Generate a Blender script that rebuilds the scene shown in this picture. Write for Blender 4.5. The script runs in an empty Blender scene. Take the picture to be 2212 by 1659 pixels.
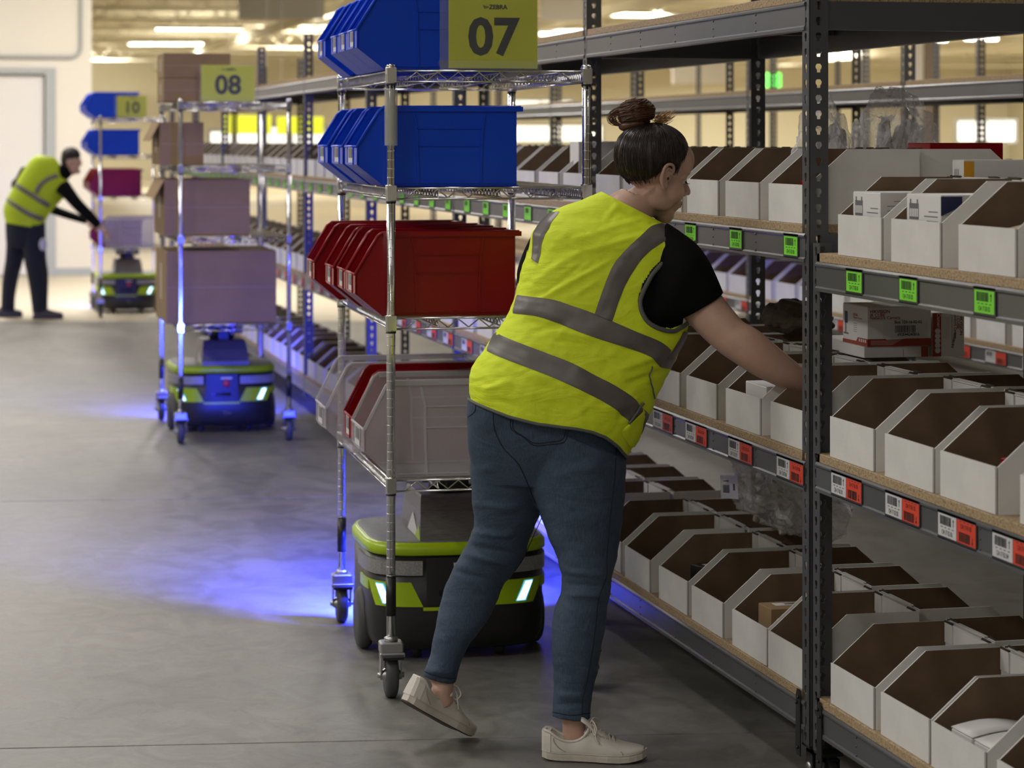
import bpy, math, random
import numpy as np
from mathutils import Vector, Matrix, noise as mnoise
from mathutils.bvhtree import BVHTree

random.seed(7)
C = bpy.context.scene.collection
scn = bpy.context.scene
PI = math.pi

# ------------------------------------------------------------------ camera
H = 1.6                       # lens height
F = 5400.0                    # focal length in pixels of the 2212 px wide frame
CX, HOR = 1106.0, 303.0       # optical axis column, horizon row
YAW = math.radians(13.0)
SY, CY = math.sin(YAW), math.cos(YAW)
cd = bpy.data.cameras.new('camera')
cam = bpy.data.objects.new('camera', cd); C.objects.link(cam)
cam.location = (0, 0, H)
cam.rotation_euler = (PI/2, 0, -YAW)
cd.sensor_width = 36; cd.lens = F/2212*36
cd.shift_y = -(829.5-HOR)/2212
cd.clip_end = 300; cd.clip_start = 0.1
cd.dof.use_dof = True; cd.dof.focus_distance = 6.45; cd.dof.aperture_fstop = 5.0
scn.camera = cam
RV = Vector((CY, -SY, 0)); DV = Vector((SY, CY, 0)); UV = Vector((0, 0, 1))
CAMP = Vector((0, 0, H))

def W(px, py, Z):
    """the place seen at column px, row py of the photo, Z metres along the optical axis"""
    return CAMP + DV*Z + RV*((px-CX)/F*Z) + UV*((HOR-py)/F*Z)
def proj(p):
    q = Vector(p)-CAMP
    Z = q.dot(DV)
    return CX+F*q.dot(RV)/Z, HOR-F*q.z/Z, Z
def ray_y(px, X):
    """world y where column px meets the vertical plane x = X"""
    u = (px-CX)/F
    return X*(CY-u*SY)/(SY+u*CY)

# ------------------------------------------------------------------ world, exposure, ceiling lights
scn.view_settings.view_transform = 'Standard'
scn.view_settings.look = 'None'
scn.view_settings.gamma = 1.0
scn.view_settings.use_curve_mapping = False
scn.view_settings.exposure = 0.1
wd = bpy.data.worlds.new('world'); scn.world = wd; wd.use_nodes = True
wd.node_tree.nodes['Background'].inputs[0].default_value = (1.0, 0.95, 0.85, 1)
wd.node_tree.nodes['Background'].inputs[1].default_value = 0.02
CEIL = 5.2
# (x, y, length along y?, power) of the tube lights that hang over the hall
LAMPS = []
def area(name, loc, rot, sx, sy, power, col=(1.0, 0.93, 0.82), spread=None):
    l = bpy.data.lights.new(name, 'AREA'); l.shape = 'RECTANGLE'; l.size = sx; l.size_y = sy
    l.energy = power; l.color = col
    if spread: l.spread = spread
    o = bpy.data.objects.new(name, l); C.objects.link(o); o.location = loc; o.rotation_euler = rot
    return o

# ------------------------------------------------------------------ materials
MATS = {}
def nodes_of(m):
    m.use_nodes = True
    return m.node_tree, m.node_tree.nodes['Principled BSDF']
def mat(name, col, rough=0.5, metal=0.0, noise=0.0, nscale=30, bump=0.0, bscale=80, emis=None, estr=0, alpha=1.0, spec=0.5, coat=0.0, trans=0.0, detail=4, dist=0.002, stretch=None, sheen=0.0):
    if name in MATS: return MATS[name]
    m = bpy.data.materials.new(name); nt, p = nodes_of(m)
    p.inputs['Base Color'].default_value = (*col, 1); p.inputs['Roughness'].default_value = rough
    p.inputs['Metallic'].default_value = metal; p.inputs['Specular IOR Level'].default_value = spec
    p.inputs['Coat Weight'].default_value = coat; p.inputs['Alpha'].default_value = alpha
    p.inputs['Transmission Weight'].default_value = trans
    if sheen: p.inputs['Sheen Weight'].default_value = sheen
    if emis:
        p.inputs['Emission Color'].default_value = (*emis, 1); p.inputs['Emission Strength'].default_value = estr
    L = nt.links
    if noise or bump:
        tc = nt.nodes.new('ShaderNodeTexCoord'); mp = nt.nodes.new('ShaderNodeMapping')
        L.new(tc.outputs['Object'], mp.inputs[0])
        if stretch: mp.inputs['Scale'].default_value = stretch
    if noise:
        n = nt.nodes.new('ShaderNodeTexNoise'); n.inputs['Scale'].default_value = nscale; n.inputs['Detail'].default_value = detail
        L.new(mp.outputs[0], n.inputs['Vector'])
        r = nt.nodes.new('ShaderNodeValToRGB')
        a = [max(0, c*(1-noise)) for c in col]; b = [min(1, c*(1+noise)) for c in col]
        r.color_ramp.elements[0].position = .3; r.color_ramp.elements[1].position = .7
        r.color_ramp.elements[0].color = (*a, 1); r.color_ramp.elements[1].color = (*b, 1)
        L.new(n.outputs[0], r.inputs[0]); L.new(r.outputs[0], p.inputs['Base Color'])
    if bump:
        n2 = nt.nodes.new('ShaderNodeTexNoise'); n2.inputs['Scale'].default_value = bscale; n2.inputs['Detail'].default_value = 3
        L.new(mp.outputs[0], n2.inputs['Vector'])
        b = nt.nodes.new('ShaderNodeBump'); b.inputs['Strength'].default_value = bump; b.inputs['Distance'].default_value = dist
        L.new(n2.outputs[0], b.inputs['Height']); L.new(b.outputs[0], p.inputs['Normal'])
    MATS[name] = m
    return m

M_WHITE = mat('white_cardboard', (.68, .67, .645), .75, noise=.05, nscale=12, bump=.15, bscale=150)
M_WHITE2 = mat('white_print_card', (.70, .69, .68), .5)
M_KRAFT = mat('kraft_cardboard', (.15, .096, .056), .85, noise=.12, nscale=18, bump=.1, bscale=200)
M_EDGE = mat('corrugated_edge', (.045, .03, .022), .9)
M_CARTON = mat('brown_carton', (.27, .175, .085), .8, noise=.08, nscale=6)
M_CARTON_IN = mat('brown_carton_shadow_side', (.16, .10, .055), .9, noise=.1, nscale=6)
M_STEEL = mat('grey_powder_coated_steel', (.085, .088, .095), .36, metal=.3, noise=.06, nscale=6, bump=.03, bscale=300)
M_BEAM = mat('grey_beam_steel', (.12, .122, .128), .34, metal=.35, noise=.06, nscale=5, bump=.03, bscale=260)
M_BLACK = mat('black_plastic', (.012, .012, .013), .4)
M_RUBBER = mat('black_rubber', (.02, .02, .022), .6, noise=.2, nscale=40)
M_GREYRUB = mat('grey_rubber_tread', (.06, .06, .062), .6)
M_CHROME = mat('chrome', (.75, .75, .74), .14, metal=1.0)
M_ZINC = mat('zinc_steel', (.42, .42, .43), .35, metal=1.0)
M_BLUE = mat('blue_plastic', (.0, .055, .62), .36, spec=.3, noise=.04, nscale=5, bump=.05, bscale=300)
M_RED = mat('red_plastic', (.25, .0, .005), .30, spec=.35, noise=.06, nscale=5, bump=.05, bscale=300)
M_CLEAR = mat('translucent_plastic', (.60, .57, .60), .35, alpha=.27, bump=.05, bscale=200)
M_CLEARRIB = mat('translucent_rib', (.62, .60, .62), .4, alpha=.5)
M_ACRYL = mat('clear_acrylic', (.8, .82, .82), .05, alpha=.045)
M_SIGN = mat('yellow_green_sign', (.54, .57, .012), .4)
M_INK = mat('black_ink', (.012, .012, .012), .6)
M_GREYINK = mat('grey_ink', (.13, .13, .14), .6)
M_NAVYINK = mat('navy_ink', (.02, .025, .09), .5)
M_AMBER = mat('amber_print', (.68, .34, .02), .5)
M_REDINK = mat('red_print', (.30, .03, .012), .5)
M_PAPER = mat('white_paper', (.62, .62, .63), .55)
M_GREENL = mat('green_label_paper', (.20, .74, .035), .55)
M_REDL = mat('red_label_paper', (.72, .055, .02), .55)
M_HOLDER = mat('label_holder', (.03, .028, .035), .35)
M_LIME = mat('lime_plastic', (.38, .56, .005), .32)
M_ROBOTB = mat('robot_black', (.016, .016, .018), .38)
M_DECK = mat('robot_grey_deck', (.17, .17, .175), .5, noise=.15, nscale=60)
M_COLUMN = mat('brushed_grey_column', (.20, .19, .18), .36, metal=.4, noise=.2, nscale=30, stretch=(1, 1, 14))
M_BLUEBEAM = mat('blue_floor_lamp', (.0, .0, .1), .4, emis=(.02, .05, 1.0), estr=14)
M_HEAD = mat('headlight', (.7, .9, 1), .3, emis=(.62, .9, 1.0), estr=2.6)
M_HEADRIM = mat('headlight_rim', (.1, .4, .8), .3, emis=(.1, .55, 1.0), estr=.8)
M_CREAM = mat('cream_wall_paint', (.52, .475, .34), .85, noise=.03, nscale=.6)
M_WALLW = mat('pale_wall_paint', (.70, .66, .58), .8, noise=.02, nscale=.5)
M_CEIL = mat('cream_ceiling_paint', (.58, .54, .41), .85, noise=.05, nscale=1)
M_DOOR = mat('white_door_paint', (.68, .66, .63), .6)
M_FRAMEG = mat('grey_frame_paint', (.36, .38, .38), .6)
M_TUBE = mat('tube_light', (1, 1, 1), .5, emis=(1.0, .97, .85), estr=9)
M_WINDOW = mat('daylit_window', (1, 1, 1), .5, emis=(1.0, .95, .82), estr=1.1)
M_SKIN = mat('skin', (.52, .33, .25), .5, noise=.06, nscale=25, bump=.08, bscale=400, spec=.35)
M_SHIRT = mat('black_jersey', (.004, .004, .0045), .9, bump=.3, bscale=120, spec=.15)
M_SHOE = mat('white_leather', (.62, .58, .52), .5, noise=.07, nscale=14, bump=.12, bscale=60)
M_SOLE = mat('white_rubber_sole', (.58, .53, .46), .6, noise=.08, nscale=30)
M_OUTSOLE = mat('dark_outsole', (.08, .06, .045), .7)
M_LACE = mat('white_lace', (.58, .53, .46), .8)
M_TAPE = mat('silver_reflective_tape', (.135, .122, .112), .42, noise=.05, nscale=20, bump=.1, bscale=90, metal=.2)
M_PIPE = mat('grey_binding', (.11, .115, .11), .7)
M_BAG = mat('clear_poly_bag', (.78, .78, .80), .12, alpha=.40, bump=1.0, bscale=26, dist=.02)
M_BAGIN = mat('folded_grey_sleeves', (.68, .66, .63), .8, noise=.2, nscale=20, stretch=(1, 1, .1), bump=.5, bscale=30)
M_DKCLOTH = mat('dark_brown_cloth', (.09, .065, .05), .9, noise=.25, nscale=30, bump=.5, bscale=40)
M_EXIT = mat('green_exit_light', (.1, .8, .1), .5, emis=(.15, 1.0, .12), estr=2.2)
M_GREYSIGN = mat('grey_panel', (.40, .40, .38), .7)
M_NAVY = mat('navy_trousers', (.005, .007, .018), .85, bump=.4, bscale=20, dist=.01)
M_HAIRM = mat('short_dark_hair', (.015, .011, .009), .7)
M_CAMERAGREY = mat('brown_column_paint', (.24, .19, .15), .7)
M_BRIGHTY = mat('bright_yellow_sign', (.62, .66, .02), .5)

def mat_floor():
    m = bpy.data.materials.new('polished_concrete'); nt, p = nodes_of(m); L = nt.links
    tc = nt.nodes.new('ShaderNodeTexCoord')
    def ns(scale, det, rough=.55, vec=None, dist=0):
        n = nt.nodes.new('ShaderNodeTexNoise'); n.inputs['Scale'].default_value = scale; n.inputs['Detail'].default_value = det
        n.inputs['Roughness'].default_value = rough; n.inputs['Distortion'].default_value = dist
        L.new(vec or tc.outputs['Object'], n.inputs['Vector']); return n
    mp = nt.nodes.new('ShaderNodeMapping'); mp.inputs['Scale'].default_value = (1, .7, 1); mp.inputs['Rotation'].default_value = (0, 0, .3)
    L.new(tc.outputs['Object'], mp.inputs[0])
    n1 = ns(.9, 6, .6, mp.outputs[0], .6); n2 = ns(7, 8, .62, mp.outputs[0], 1.2); n3 = ns(60, 4)
    def ramp(src, a, b, ca, cb):
        r = nt.nodes.new('ShaderNodeValToRGB'); r.color_ramp.elements[0].position = a; r.color_ramp.elements[1].position = b
        r.color_ramp.elements[0].color = (*ca, 1); r.color_ramp.elements[1].color = (*cb, 1); L.new(src, r.inputs[0]); return r
    base = ramp(n1.outputs[0], .3, .7, (.150, .143, .132), (.220, .212, .196))
    blot = ramp(n2.outputs[0], .36, .60, (.62, .62, .62), (1.10, 1.10, 1.09))
    def mix(t, f, a, b):
        x = nt.nodes.new('ShaderNodeMix'); x.data_type = 'RGBA'; x.blend_type = t
        if isinstance(f, float): x.inputs[0].default_value = f
        else: L.new(f, x.inputs[0])
        L.new(a, x.inputs[6]); L.new(b, x.inputs[7]); return x.outputs[2]
    c = mix('MULTIPLY', .8, base.outputs[0], blot.outputs[0])
    fine = ramp(n3.outputs[0], .3, .7, (.9, .9, .9), (1.06, 1.06, 1.06))
    c = mix('MULTIPLY', .6, c, fine.outputs[0])
    # hairline cracks and scuffs
    mpc = nt.nodes.new('ShaderNodeMapping'); L.new(tc.outputs['Object'], mpc.inputs[0])
    nw = ns(3.0, 5); addv = nt.nodes.new('ShaderNodeVectorMath'); addv.operation = 'ADD'
    L.new(mpc.outputs[0], addv.inputs[0]); L.new(nw.outputs['Color'], addv.inputs[1])
    v = nt.nodes.new('ShaderNodeTexVoronoi'); v.feature = 'DISTANCE_TO_EDGE'; v.inputs['Scale'].default_value = .55
    L.new(addv.outputs[0], v.inputs['Vector'])
    crack = ramp(v.outputs['Distance'], .0, .003, (.62, .6, .58), (1, 1, 1))
    c = mix('MULTIPLY', .45, c, crack.outputs[0])
    n5 = ns(2.2, 10, .7, mp.outputs[0], 2.0)
    scuff = ramp(n5.outputs[0], .60, .68, (1, 1, 1), (.72, .71, .70))
    c = mix('MULTIPLY', .6, c, scuff.outputs[0])
    # far floor painted pale, standing in for the cream wall's reflection
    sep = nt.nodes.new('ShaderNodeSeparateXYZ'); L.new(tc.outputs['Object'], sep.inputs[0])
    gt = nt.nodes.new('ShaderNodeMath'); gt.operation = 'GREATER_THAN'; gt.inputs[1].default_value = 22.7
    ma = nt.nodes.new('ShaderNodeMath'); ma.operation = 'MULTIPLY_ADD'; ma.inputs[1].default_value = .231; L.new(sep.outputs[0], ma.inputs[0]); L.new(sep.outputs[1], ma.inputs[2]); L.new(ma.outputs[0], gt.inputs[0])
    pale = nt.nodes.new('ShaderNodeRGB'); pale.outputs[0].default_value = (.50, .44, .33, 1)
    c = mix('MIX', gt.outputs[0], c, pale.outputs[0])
    L.new(c, p.inputs['Base Color'])
    rr = nt.nodes.new('ShaderNodeMapRange'); rr.inputs['To Min'].default_value = .36; rr.inputs['To Max'].default_value = .58
    L.new(n2.outputs[0], rr.inputs[0]); L.new(rr.outputs[0], p.inputs['Roughness'])
    b = nt.nodes.new('ShaderNodeBump'); b.inputs['Strength'].default_value = .12; b.inputs['Distance'].default_value = .002
    L.new(n3.outputs[0], b.inputs['Height']); L.new(b.outputs[0], p.inputs['Normal'])
    return m
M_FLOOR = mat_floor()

def mat_particle():
    m = bpy.data.materials.new('particleboard'); nt, p = nodes_of(m); L = nt.links
    tc = nt.nodes.new('ShaderNodeTexCoord')
    v = nt.nodes.new('ShaderNodeTexVoronoi'); v.inputs['Scale'].default_value = 420; L.new(tc.outputs['Object'], v.inputs['Vector'])
    n = nt.nodes.new('ShaderNodeTexNoise'); n.inputs['Scale'].default_value = 160; n.inputs['Detail'].default_value = 3; L.new(tc.outputs['Object'], n.inputs['Vector'])
    mx = nt.nodes.new('ShaderNodeMath'); mx.operation = 'ADD'; L.new(n.outputs[0], mx.inputs[0])
    ml = nt.nodes.new('ShaderNodeMath'); ml.operation = 'MULTIPLY'; ml.inputs[1].default_value = .35; L.new(v.outputs['Color'], ml.inputs[0]); L.new(ml.outputs[0], mx.inputs[1])
    r = nt.nodes.new('ShaderNodeValToRGB'); e = r.color_ramp.elements
    e[0].position = .42; e[0].color = (.12, .075, .035, 1); e[1].position = .85; e[1].color = (.46, .34, .20, 1)
    x = e.new(.6); x.color = (.33, .235, .13, 1)
    L.new(mx.outputs[0], r.inputs[0]); L.new(r.outputs[0], p.inputs['Base Color'])
    p.inputs['Roughness'].default_value = .8
    return m
M_PBOARD = mat_particle()

def mat_weave(name, col, scale, lighter, rough=.8, bump=.25, folds=0.0):
    m = bpy.data.materials.new(name); nt, p = nodes_of(m); L = nt.links
    tc = nt.nodes.new('ShaderNodeTexCoord')
    n = nt.nodes.new('ShaderNodeTexNoise'); n.inputs['Scale'].default_value = 5; n.inputs['Detail'].default_value = 5; L.new(tc.outputs['Object'], n.inputs['Vector'])
    mp = nt.nodes.new('ShaderNodeMapping'); mp.inputs['Scale'].default_value = (1, 1, .12); L.new(tc.outputs['Object'], mp.inputs[0])
    n2 = nt.nodes.new('ShaderNodeTexNoise'); n2.inputs['Scale'].default_value = scale; n2.inputs['Detail'].default_value = 2; L.new(mp.outputs[0], n2.inputs['Vector'])
    s = nt.nodes.new('ShaderNodeMath'); s.operation = 'MULTIPLY_ADD'; s.inputs[1].default_value = .5; L.new(n2.outputs[0], s.inputs[0])
    h = nt.nodes.new('ShaderNodeMath'); h.operation = 'MULTIPLY'; h.inputs[1].default_value = .5; L.new(n.outputs[0], h.inputs[0]); L.new(h.outputs[0], s.inputs[2])
    r = nt.nodes.new('ShaderNodeValToRGB'); r.color_ramp.elements[0].position = .36; r.color_ramp.elements[1].position = .66
    r.color_ramp.elements[0].color = (*col, 1); r.color_ramp.elements[1].color = (*lighter, 1)
    L.new(s.outputs[0], r.inputs[0]); L.new(r.outputs[0], p.inputs['Base Color'])
    p.inputs['Roughness'].default_value = rough
    b = nt.nodes.new('ShaderNodeBump'); b.inputs['Strength'].default_value = bump; b.inputs['Distance'].default_value = .001
    L.new(n2.outputs[0], b.inputs['Height'])
    if folds:
        mf = nt.nodes.new('ShaderNodeMapping'); mf.inputs['Scale'].default_value = (1, 1, 2.6); mf.inputs['Rotation'].default_value = (0, .45, 0); L.new(tc.outputs['Object'], mf.inputs[0])
        nf = nt.nodes.new('ShaderNodeTexNoise'); nf.inputs['Scale'].default_value = 5.5; nf.inputs['Detail'].default_value = 3; nf.inputs['Distortion'].default_value = 1.6
        L.new(mf.outputs[0], nf.inputs['Vector'])
        bf = nt.nodes.new('ShaderNodeBump'); bf.inputs['Strength'].default_value = folds; bf.inputs['Distance'].default_value = .02
        L.new(nf.outputs[0], bf.inputs['Height']); L.new(b.outputs[0], bf.inputs['Normal']); L.new(bf.outputs[0], p.inputs['Normal'])
    else:
        L.new(b.outputs[0], p.inputs['Normal'])
    return m
M_DENIM = mat_weave('blue_denim', (.026, .043, .076), 520, (.062, .097, .152), .8, .35, .25)
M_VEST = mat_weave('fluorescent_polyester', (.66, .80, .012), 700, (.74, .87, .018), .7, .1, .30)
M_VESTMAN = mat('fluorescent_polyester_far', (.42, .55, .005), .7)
def mat_hair():
    m = bpy.data.materials.new('dark_brown_hair'); nt, p = nodes_of(m); L = nt.links
    tc = nt.nodes.new('ShaderNodeTexCoord')
    n = nt.nodes.new('ShaderNodeTexNoise'); n.inputs['Scale'].default_value = 60; n.inputs['Detail'].default_value = 3; L.new(tc.outputs['Object'], n.inputs['Vector'])
    r = nt.nodes.new('ShaderNodeValToRGB'); r.color_ramp.elements[0].position = .35; r.color_ramp.elements[1].position = .75
    r.color_ramp.elements[0].color = (.014, .009, .007, 1); r.color_ramp.elements[1].color = (.045, .027, .018, 1)
    L.new(n.outputs[0], r.inputs[0]); L.new(r.outputs[0], p.inputs['Base Color']); p.inputs['Roughness'].default_value = .38
    return m
M_HAIR = mat_hair()
M_BUN = mat('chestnut_bun_hair', (.085, .032, .014), .36, noise=.6, nscale=70)
M_BUNTIP = mat('blond_hair_tips', (.42, .22, .08), .45)

# ------------------------------------------------------------------ mesh building
class MB:
    def __init__(s): s.v = []; s.f = []; s.m = []; s.sm = []
    def add(s, vs, fs, mi=0, smooth=False):
        o = len(s.v); s.v.extend([tuple(v) for v in vs])
        for f in fs: s.f.append(tuple(i+o for i in f)); s.m.append(mi); s.sm.append(smooth)
        return s
    def box(s, x0, x1, y0, y1, z0, z1, mi=0):
        vs = [(x, y, z) for z in (z0, z1) for y in (y0, y1) for x in (x0, x1)]
        return s.add(vs, [(0, 2, 3, 1), (4, 5, 7, 6), (0, 1, 5, 4), (1, 3, 7, 5), (3, 2, 6, 7), (2, 0, 4, 6)], mi)
    def bbox(s, x0, x1, y0, y1, z0, z1, b=.003, mi=0):
        """box with chamfered vertical and horizontal edges"""
        lay = []
        for z, i in ((z0, b), (z0+b, 0), (z1-b, 0), (z1, b)):
            c = b
            pts = [(x0+c+i, y0+i), (x1-c-i, y0+i), (x1-i, y0+c+i), (x1-i, y1-c-i), (x1-c-i, y1-i), (x0+c+i, y1-i), (x0+i, y1-c-i), (x0+i, y0+c+i)]
            lay.append([(x, y, z) for x, y in pts])
        return s.loft(lay, mi)
    def loft(s, rings, mi=0, smooth=False, cap=True, closed=True):
        n = len(rings[0]); vs = [p for r in rings for p in r]; fs = []
        for k in range(len(rings)-1):
            for i in range(n if closed else n-1):
                j = (i+1) % n
                fs.append((k*n+i, k*n+j, (k+1)*n+j, (k+1)*n+i))
        if cap and closed:
            fs.append(tuple(range(n-1, -1, -1))); fs.append(tuple(range((len(rings)-1)*n, len(rings)*n)))
        return s.add(vs, fs, mi, smooth)
    def prism(s, poly, axis, a, b, mi=0):
        """poly of 2-d points extruded along axis from a to b"""
        def P(p, t): return {'x': (t, p[0], p[1]), 'y': (p[0], t, p[1]), 'z': (p[0], p[1], t)}[axis]
        n = len(poly); vs = [P(p, a) for p in poly]+[P(p, b) for p in poly]
        fs = [tuple(range(n)), tuple(range(2*n-1, n-1, -1))]+[(i, i+n, (i+1) % n+n, (i+1) % n) for i in range(n)]
        return s.add(vs, fs, mi)
    def tube(s, pts, r, n=8, mi=0, smooth=True, cap=True, closed=False):
        pts = [Vector(p) for p in pts]; m = len(pts); rings = []
        rr = r if isinstance(r, (list, tuple)) else [r]*m
        up = None
        for i in range(m):
            if closed: t = pts[(i+1) % m]-pts[i-1]
            else: t = pts[min(i+1, m-1)]-pts[max(i-1, 0)]
            if t.length < 1e-9: t = Vector((0, 0, 1))
            t.normalize()
            if up is None:
                up = Vector((0, 0, 1)) if abs(t.z) < .9 else Vector((1, 0, 0))
            a = up-t*up.dot(t)
            if a.length < 1e-6: a = t.orthogonal()
            a.normalize(); up = a; b = t.cross(a)
            rings.append([pts[i]+(a*math.cos(q)+b*math.sin(q))*rr[i] for q in [2*PI*k/n for k in range(n)]])
        if closed: rings.append(rings[0]); cap = False
        return s.loft(rings, mi, smooth, cap)
    def cyl(s, p0, p1, r, n=16, mi=0, r2=None): return s.tube([p0, p1], [r, r2 if r2 is not None else r], n, mi)
    def lathe(s, prof, c=(0, 0, 0), axis='z', n=24, mi=0, smooth=True):
        rings = []
        for r, h in prof:
            ring = []
            for k in range(n):
                q = 2*PI*k/n; a, b = r*math.cos(q), r*math.sin(q)
                p = {'z': (a, b, h), 'x': (h, a, b), 'y': (b, h, a)}[axis]
                ring.append((p[0]+c[0], p[1]+c[1], p[2]+c[2]))
            rings.append(ring)
        return s.loft(rings, mi, smooth, True)
    def ell(s, c, r, n=24, m=14, mi=0, R=None):
        rings = []
        for j in range(m+1):
            t = PI*j/m; t = min(max(t, .02), PI-.02); ring = []
            for k in range(n):
                q = 2*PI*k/n
                p = Vector((r[0]*math.sin(t)*math.cos(q), r[1]*math.sin(t)*math.sin(q), -r[2]*math.cos(t)))
                if R: p = R @ p
                ring.append(p+Vector(c))
            rings.append(ring)
        return s.loft(rings, mi, True, True)
    def mesh(s, name, mats):
        me = bpy.data.meshes.new(name); me.from_pydata(s.v, [], s.f)
        for m in (mats if isinstance(mats, (list, tuple)) else [mats]): me.materials.append(m)
        me.polygons.foreach_set('material_index', s.m); me.polygons.foreach_set('use_smooth', s.sm)
        me.validate(); me.update(); return me
    def build(s, name, mats, parent=None, loc=(0, 0, 0), rz=0):
        return link(name, s.mesh(name, mats), parent, loc, rz)

def link(name, me, parent=None, loc=(0, 0, 0), rz=0):
    o = bpy.data.objects.new(name, me); C.objects.link(o); o.location = loc; o.rotation_euler = (0, 0, rz)
    if parent: o.parent = parent
    return o
def tag(o, label, cat, group=None, kind=None):
    if label: o['label'] = label
    if cat: o['category'] = cat
    if group: o['group'] = group
    if kind: o['kind'] = kind
    return o
def thing(name, label, cat, loc=(0, 0, 0), rz=0, group=None):
    o = bpy.data.objects.new(name, None); C.objects.link(o); o.location = loc; o.rotation_euler = (0, 0, rz); o.empty_display_size = .1
    return tag(o, label, cat, group)
def struct(o): o['kind'] = 'structure'; return o
def copy_tree(o, loc=None, rz=None, label=None, parent=None):
    kids = list(o.children)
    c = o.copy(); C.objects.link(c); c.parent = parent
    for k in kids: copy_tree(k, parent=c)
    if loc is not None: c.location = loc
    if rz is not None: c.rotation_euler = (0, 0, rz)
    if label: c['label'] = label
    return c

TXT = {}
def text_geo(s, size, bold=0.0, mono=False):
    """flat triangles of a line of text, baseline at 0, centred on x"""
    key = (s, bold)
    if key not in TXT:
        cu = bpy.data.curves.new('lettering', 'FONT'); cu.body = s; cu.size = 1; cu.align_x = 'CENTER'; cu.offset = bold
        cu.resolution_u = 3
        o = bpy.data.objects.new('lettering', cu); C.objects.link(o)
        bpy.context.view_layer.update()
        me = o.evaluated_get(bpy.context.evaluated_depsgraph_get()).to_mesh()
        TXT[key] = ([tuple(v.co) for v in me.vertices], [tuple(p.vertices) for p in me.polygons])
        o.to_mesh_clear(); bpy.data.objects.remove(o); bpy.data.curves.remove(cu)
    v, f = TXT[key]
    return [(a*size, b*size) for a, b, _ in v], f
def put_text(mb, s, org, ex, ey, size, mi, bold=0.0, squeeze=1.0, align='c'):
    v, f = text_geo(s, size, bold)
    org, ex, ey = Vector(org), Vector(ex), Vector(ey)
    if align == 'l': dx = -min(p[0] for p in v)*squeeze
    else: dx = 0
    mb.add([org+ex*(a*squeeze+dx)+ey*b for a, b in v], f, mi)
def quad(mb, org, ex, ey, x0, x1, y0, y1, mi):
    org, ex, ey = Vector(org), Vector(ex), Vector(ey)
    mb.add([org+ex*x0+ey*y0, org+ex*x1+ey*y0, org+ex*x1+ey*y1, org+ex*x0+ey*y1], [(0, 1, 2, 3)], mi)
def barcode(mb, org, ex, ey, x0, x1, y0, y1, mi, seed=1, n=18):
    r = random.Random(seed); x = x0; w = (x1-x0)/n
    while x < x1-w*.3:
        b = w*r.choice((.3, .45, .7)); quad(mb, org, ex, ey, x, min(x+b, x1), y0, y1, mi); x += b+w*r.choice((.25, .4, .6))

# ------------------------------------------------------------------ the hall
def slab(name, x0, x1, y0, y1, z0, z1, m): return struct(MB().box(x0, x1, y0, y1, z0, z1).build(name, m))
# the floor is cast in slabs with open joints between them
fl = MB()
jx = [-9, -5.2, -.55, 4.1, 8.8, 13.4, 18.1, 46]
jy = [-9, -2.6, 2.0, 6.594, 11.2, 15.8, 22.2, 28.2, 114]
for i in range(len(jx)-1):
    for j in range(len(jy)-1):
        g = .0035
        fl.bbox(jx[i]+g, jx[i+1]-g, jy[j]+g, jy[j+1]-g, -.12, 0, .002)
fl.v = [(x, y-.1386*(x-1.0), z) for x, y, z in fl.v]      # the cross joints run askew to the racks
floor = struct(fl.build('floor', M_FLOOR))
slab('subfloor_slab', -9, 46, -6, 105, -.14, -.119, M_BLACK).name = 'floor_bed'
slab('ceiling', -9, 46, -6, 105, CEIL, CEIL+.1, M_CEIL)
slab('wall_far', -9, 46, 100, 100.2, 0, CEIL, M_CREAM)
slab('wall_right', 45, 45.2, -6, 100, 0, CEIL, M_CREAM)
slab('wall_left', -8.8, -8.6, -6, 30, 0, CEIL, M_WALLW)
slab('wall_back', -8.8, 46, -5.8, -5.6, 0, CEIL, M_WALLW)
# wall of the walled-off office with a door, at y = 30
YW = 30.0
def xw(px):  # world x on the plane y = YW
    u = (px-CX)/F
    return YW*(SY+u*CY)/(CY-u*SY)
def zw(px, py):
    u = (px-CX)/F; Z = YW/(CY-u*SY)
    return H+(HOR-py)/F*Z
xe = xw(198)
w = MB()
dx0, dx1, dzt = xw(-150), xw(98), zw(100, 160)
w.box(-8.8, dx0, YW, YW+.2, 0, CEIL); w.box(dx1, xe, YW, YW+.2, 0, CEIL); w.box(dx0, dx1, YW, YW+.2, dzt, CEIL)
w.box(xe-.2, xe, YW+.2, 99.9, 0, CEIL)
struct(w.build('wall_office', M_WALLW))
struct(MB().box(dx1, xe, YW-.012, YW, 0, .09).box(-8.6, dx0, YW-.012, YW, 0, .09).build('baseboard_office', M_FRAMEG))
d = MB().bbox(dx0+.01, dx1-.01, YW+.04, YW+.09, .01, dzt-.01, .004)
door = struct(d.build('door_1', M_DOOR))
fr = MB(); fw = xw(120)-dx1
fr.box(dx1, dx1+fw, YW-.03, YW+.1, 0, dzt+.07).box(dx0-fw, dx0, YW-.03, YW+.1, 0, dzt+.07).box(dx0, dx1, YW-.03, YW+.1, dzt, dzt+.07)
struct(fr.build('door_frame', M_FRAMEG, None))
MB().cyl((dx0+.1, YW+.04, 1.02), (dx0+.1, YW-.03, 1.02), .012).cyl((dx0+.1, YW-.03, 1.02), (dx0+.22, YW-.03, 1.02), .011).build('door_handle', M_ZINC, door)
cp = [(xw(-120), YW-.03, zw(0, 123)), (xw(150), YW-.03, zw(0, 123))]
for k in range(7):
    a = k/6*PI/2; cp.append((xw(150)+.13*math.sin(a), YW-.03, zw(0, 123)+.13*(1-math.cos(a))))
cp.append((cp[-1][0], YW-.03, CEIL))
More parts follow.
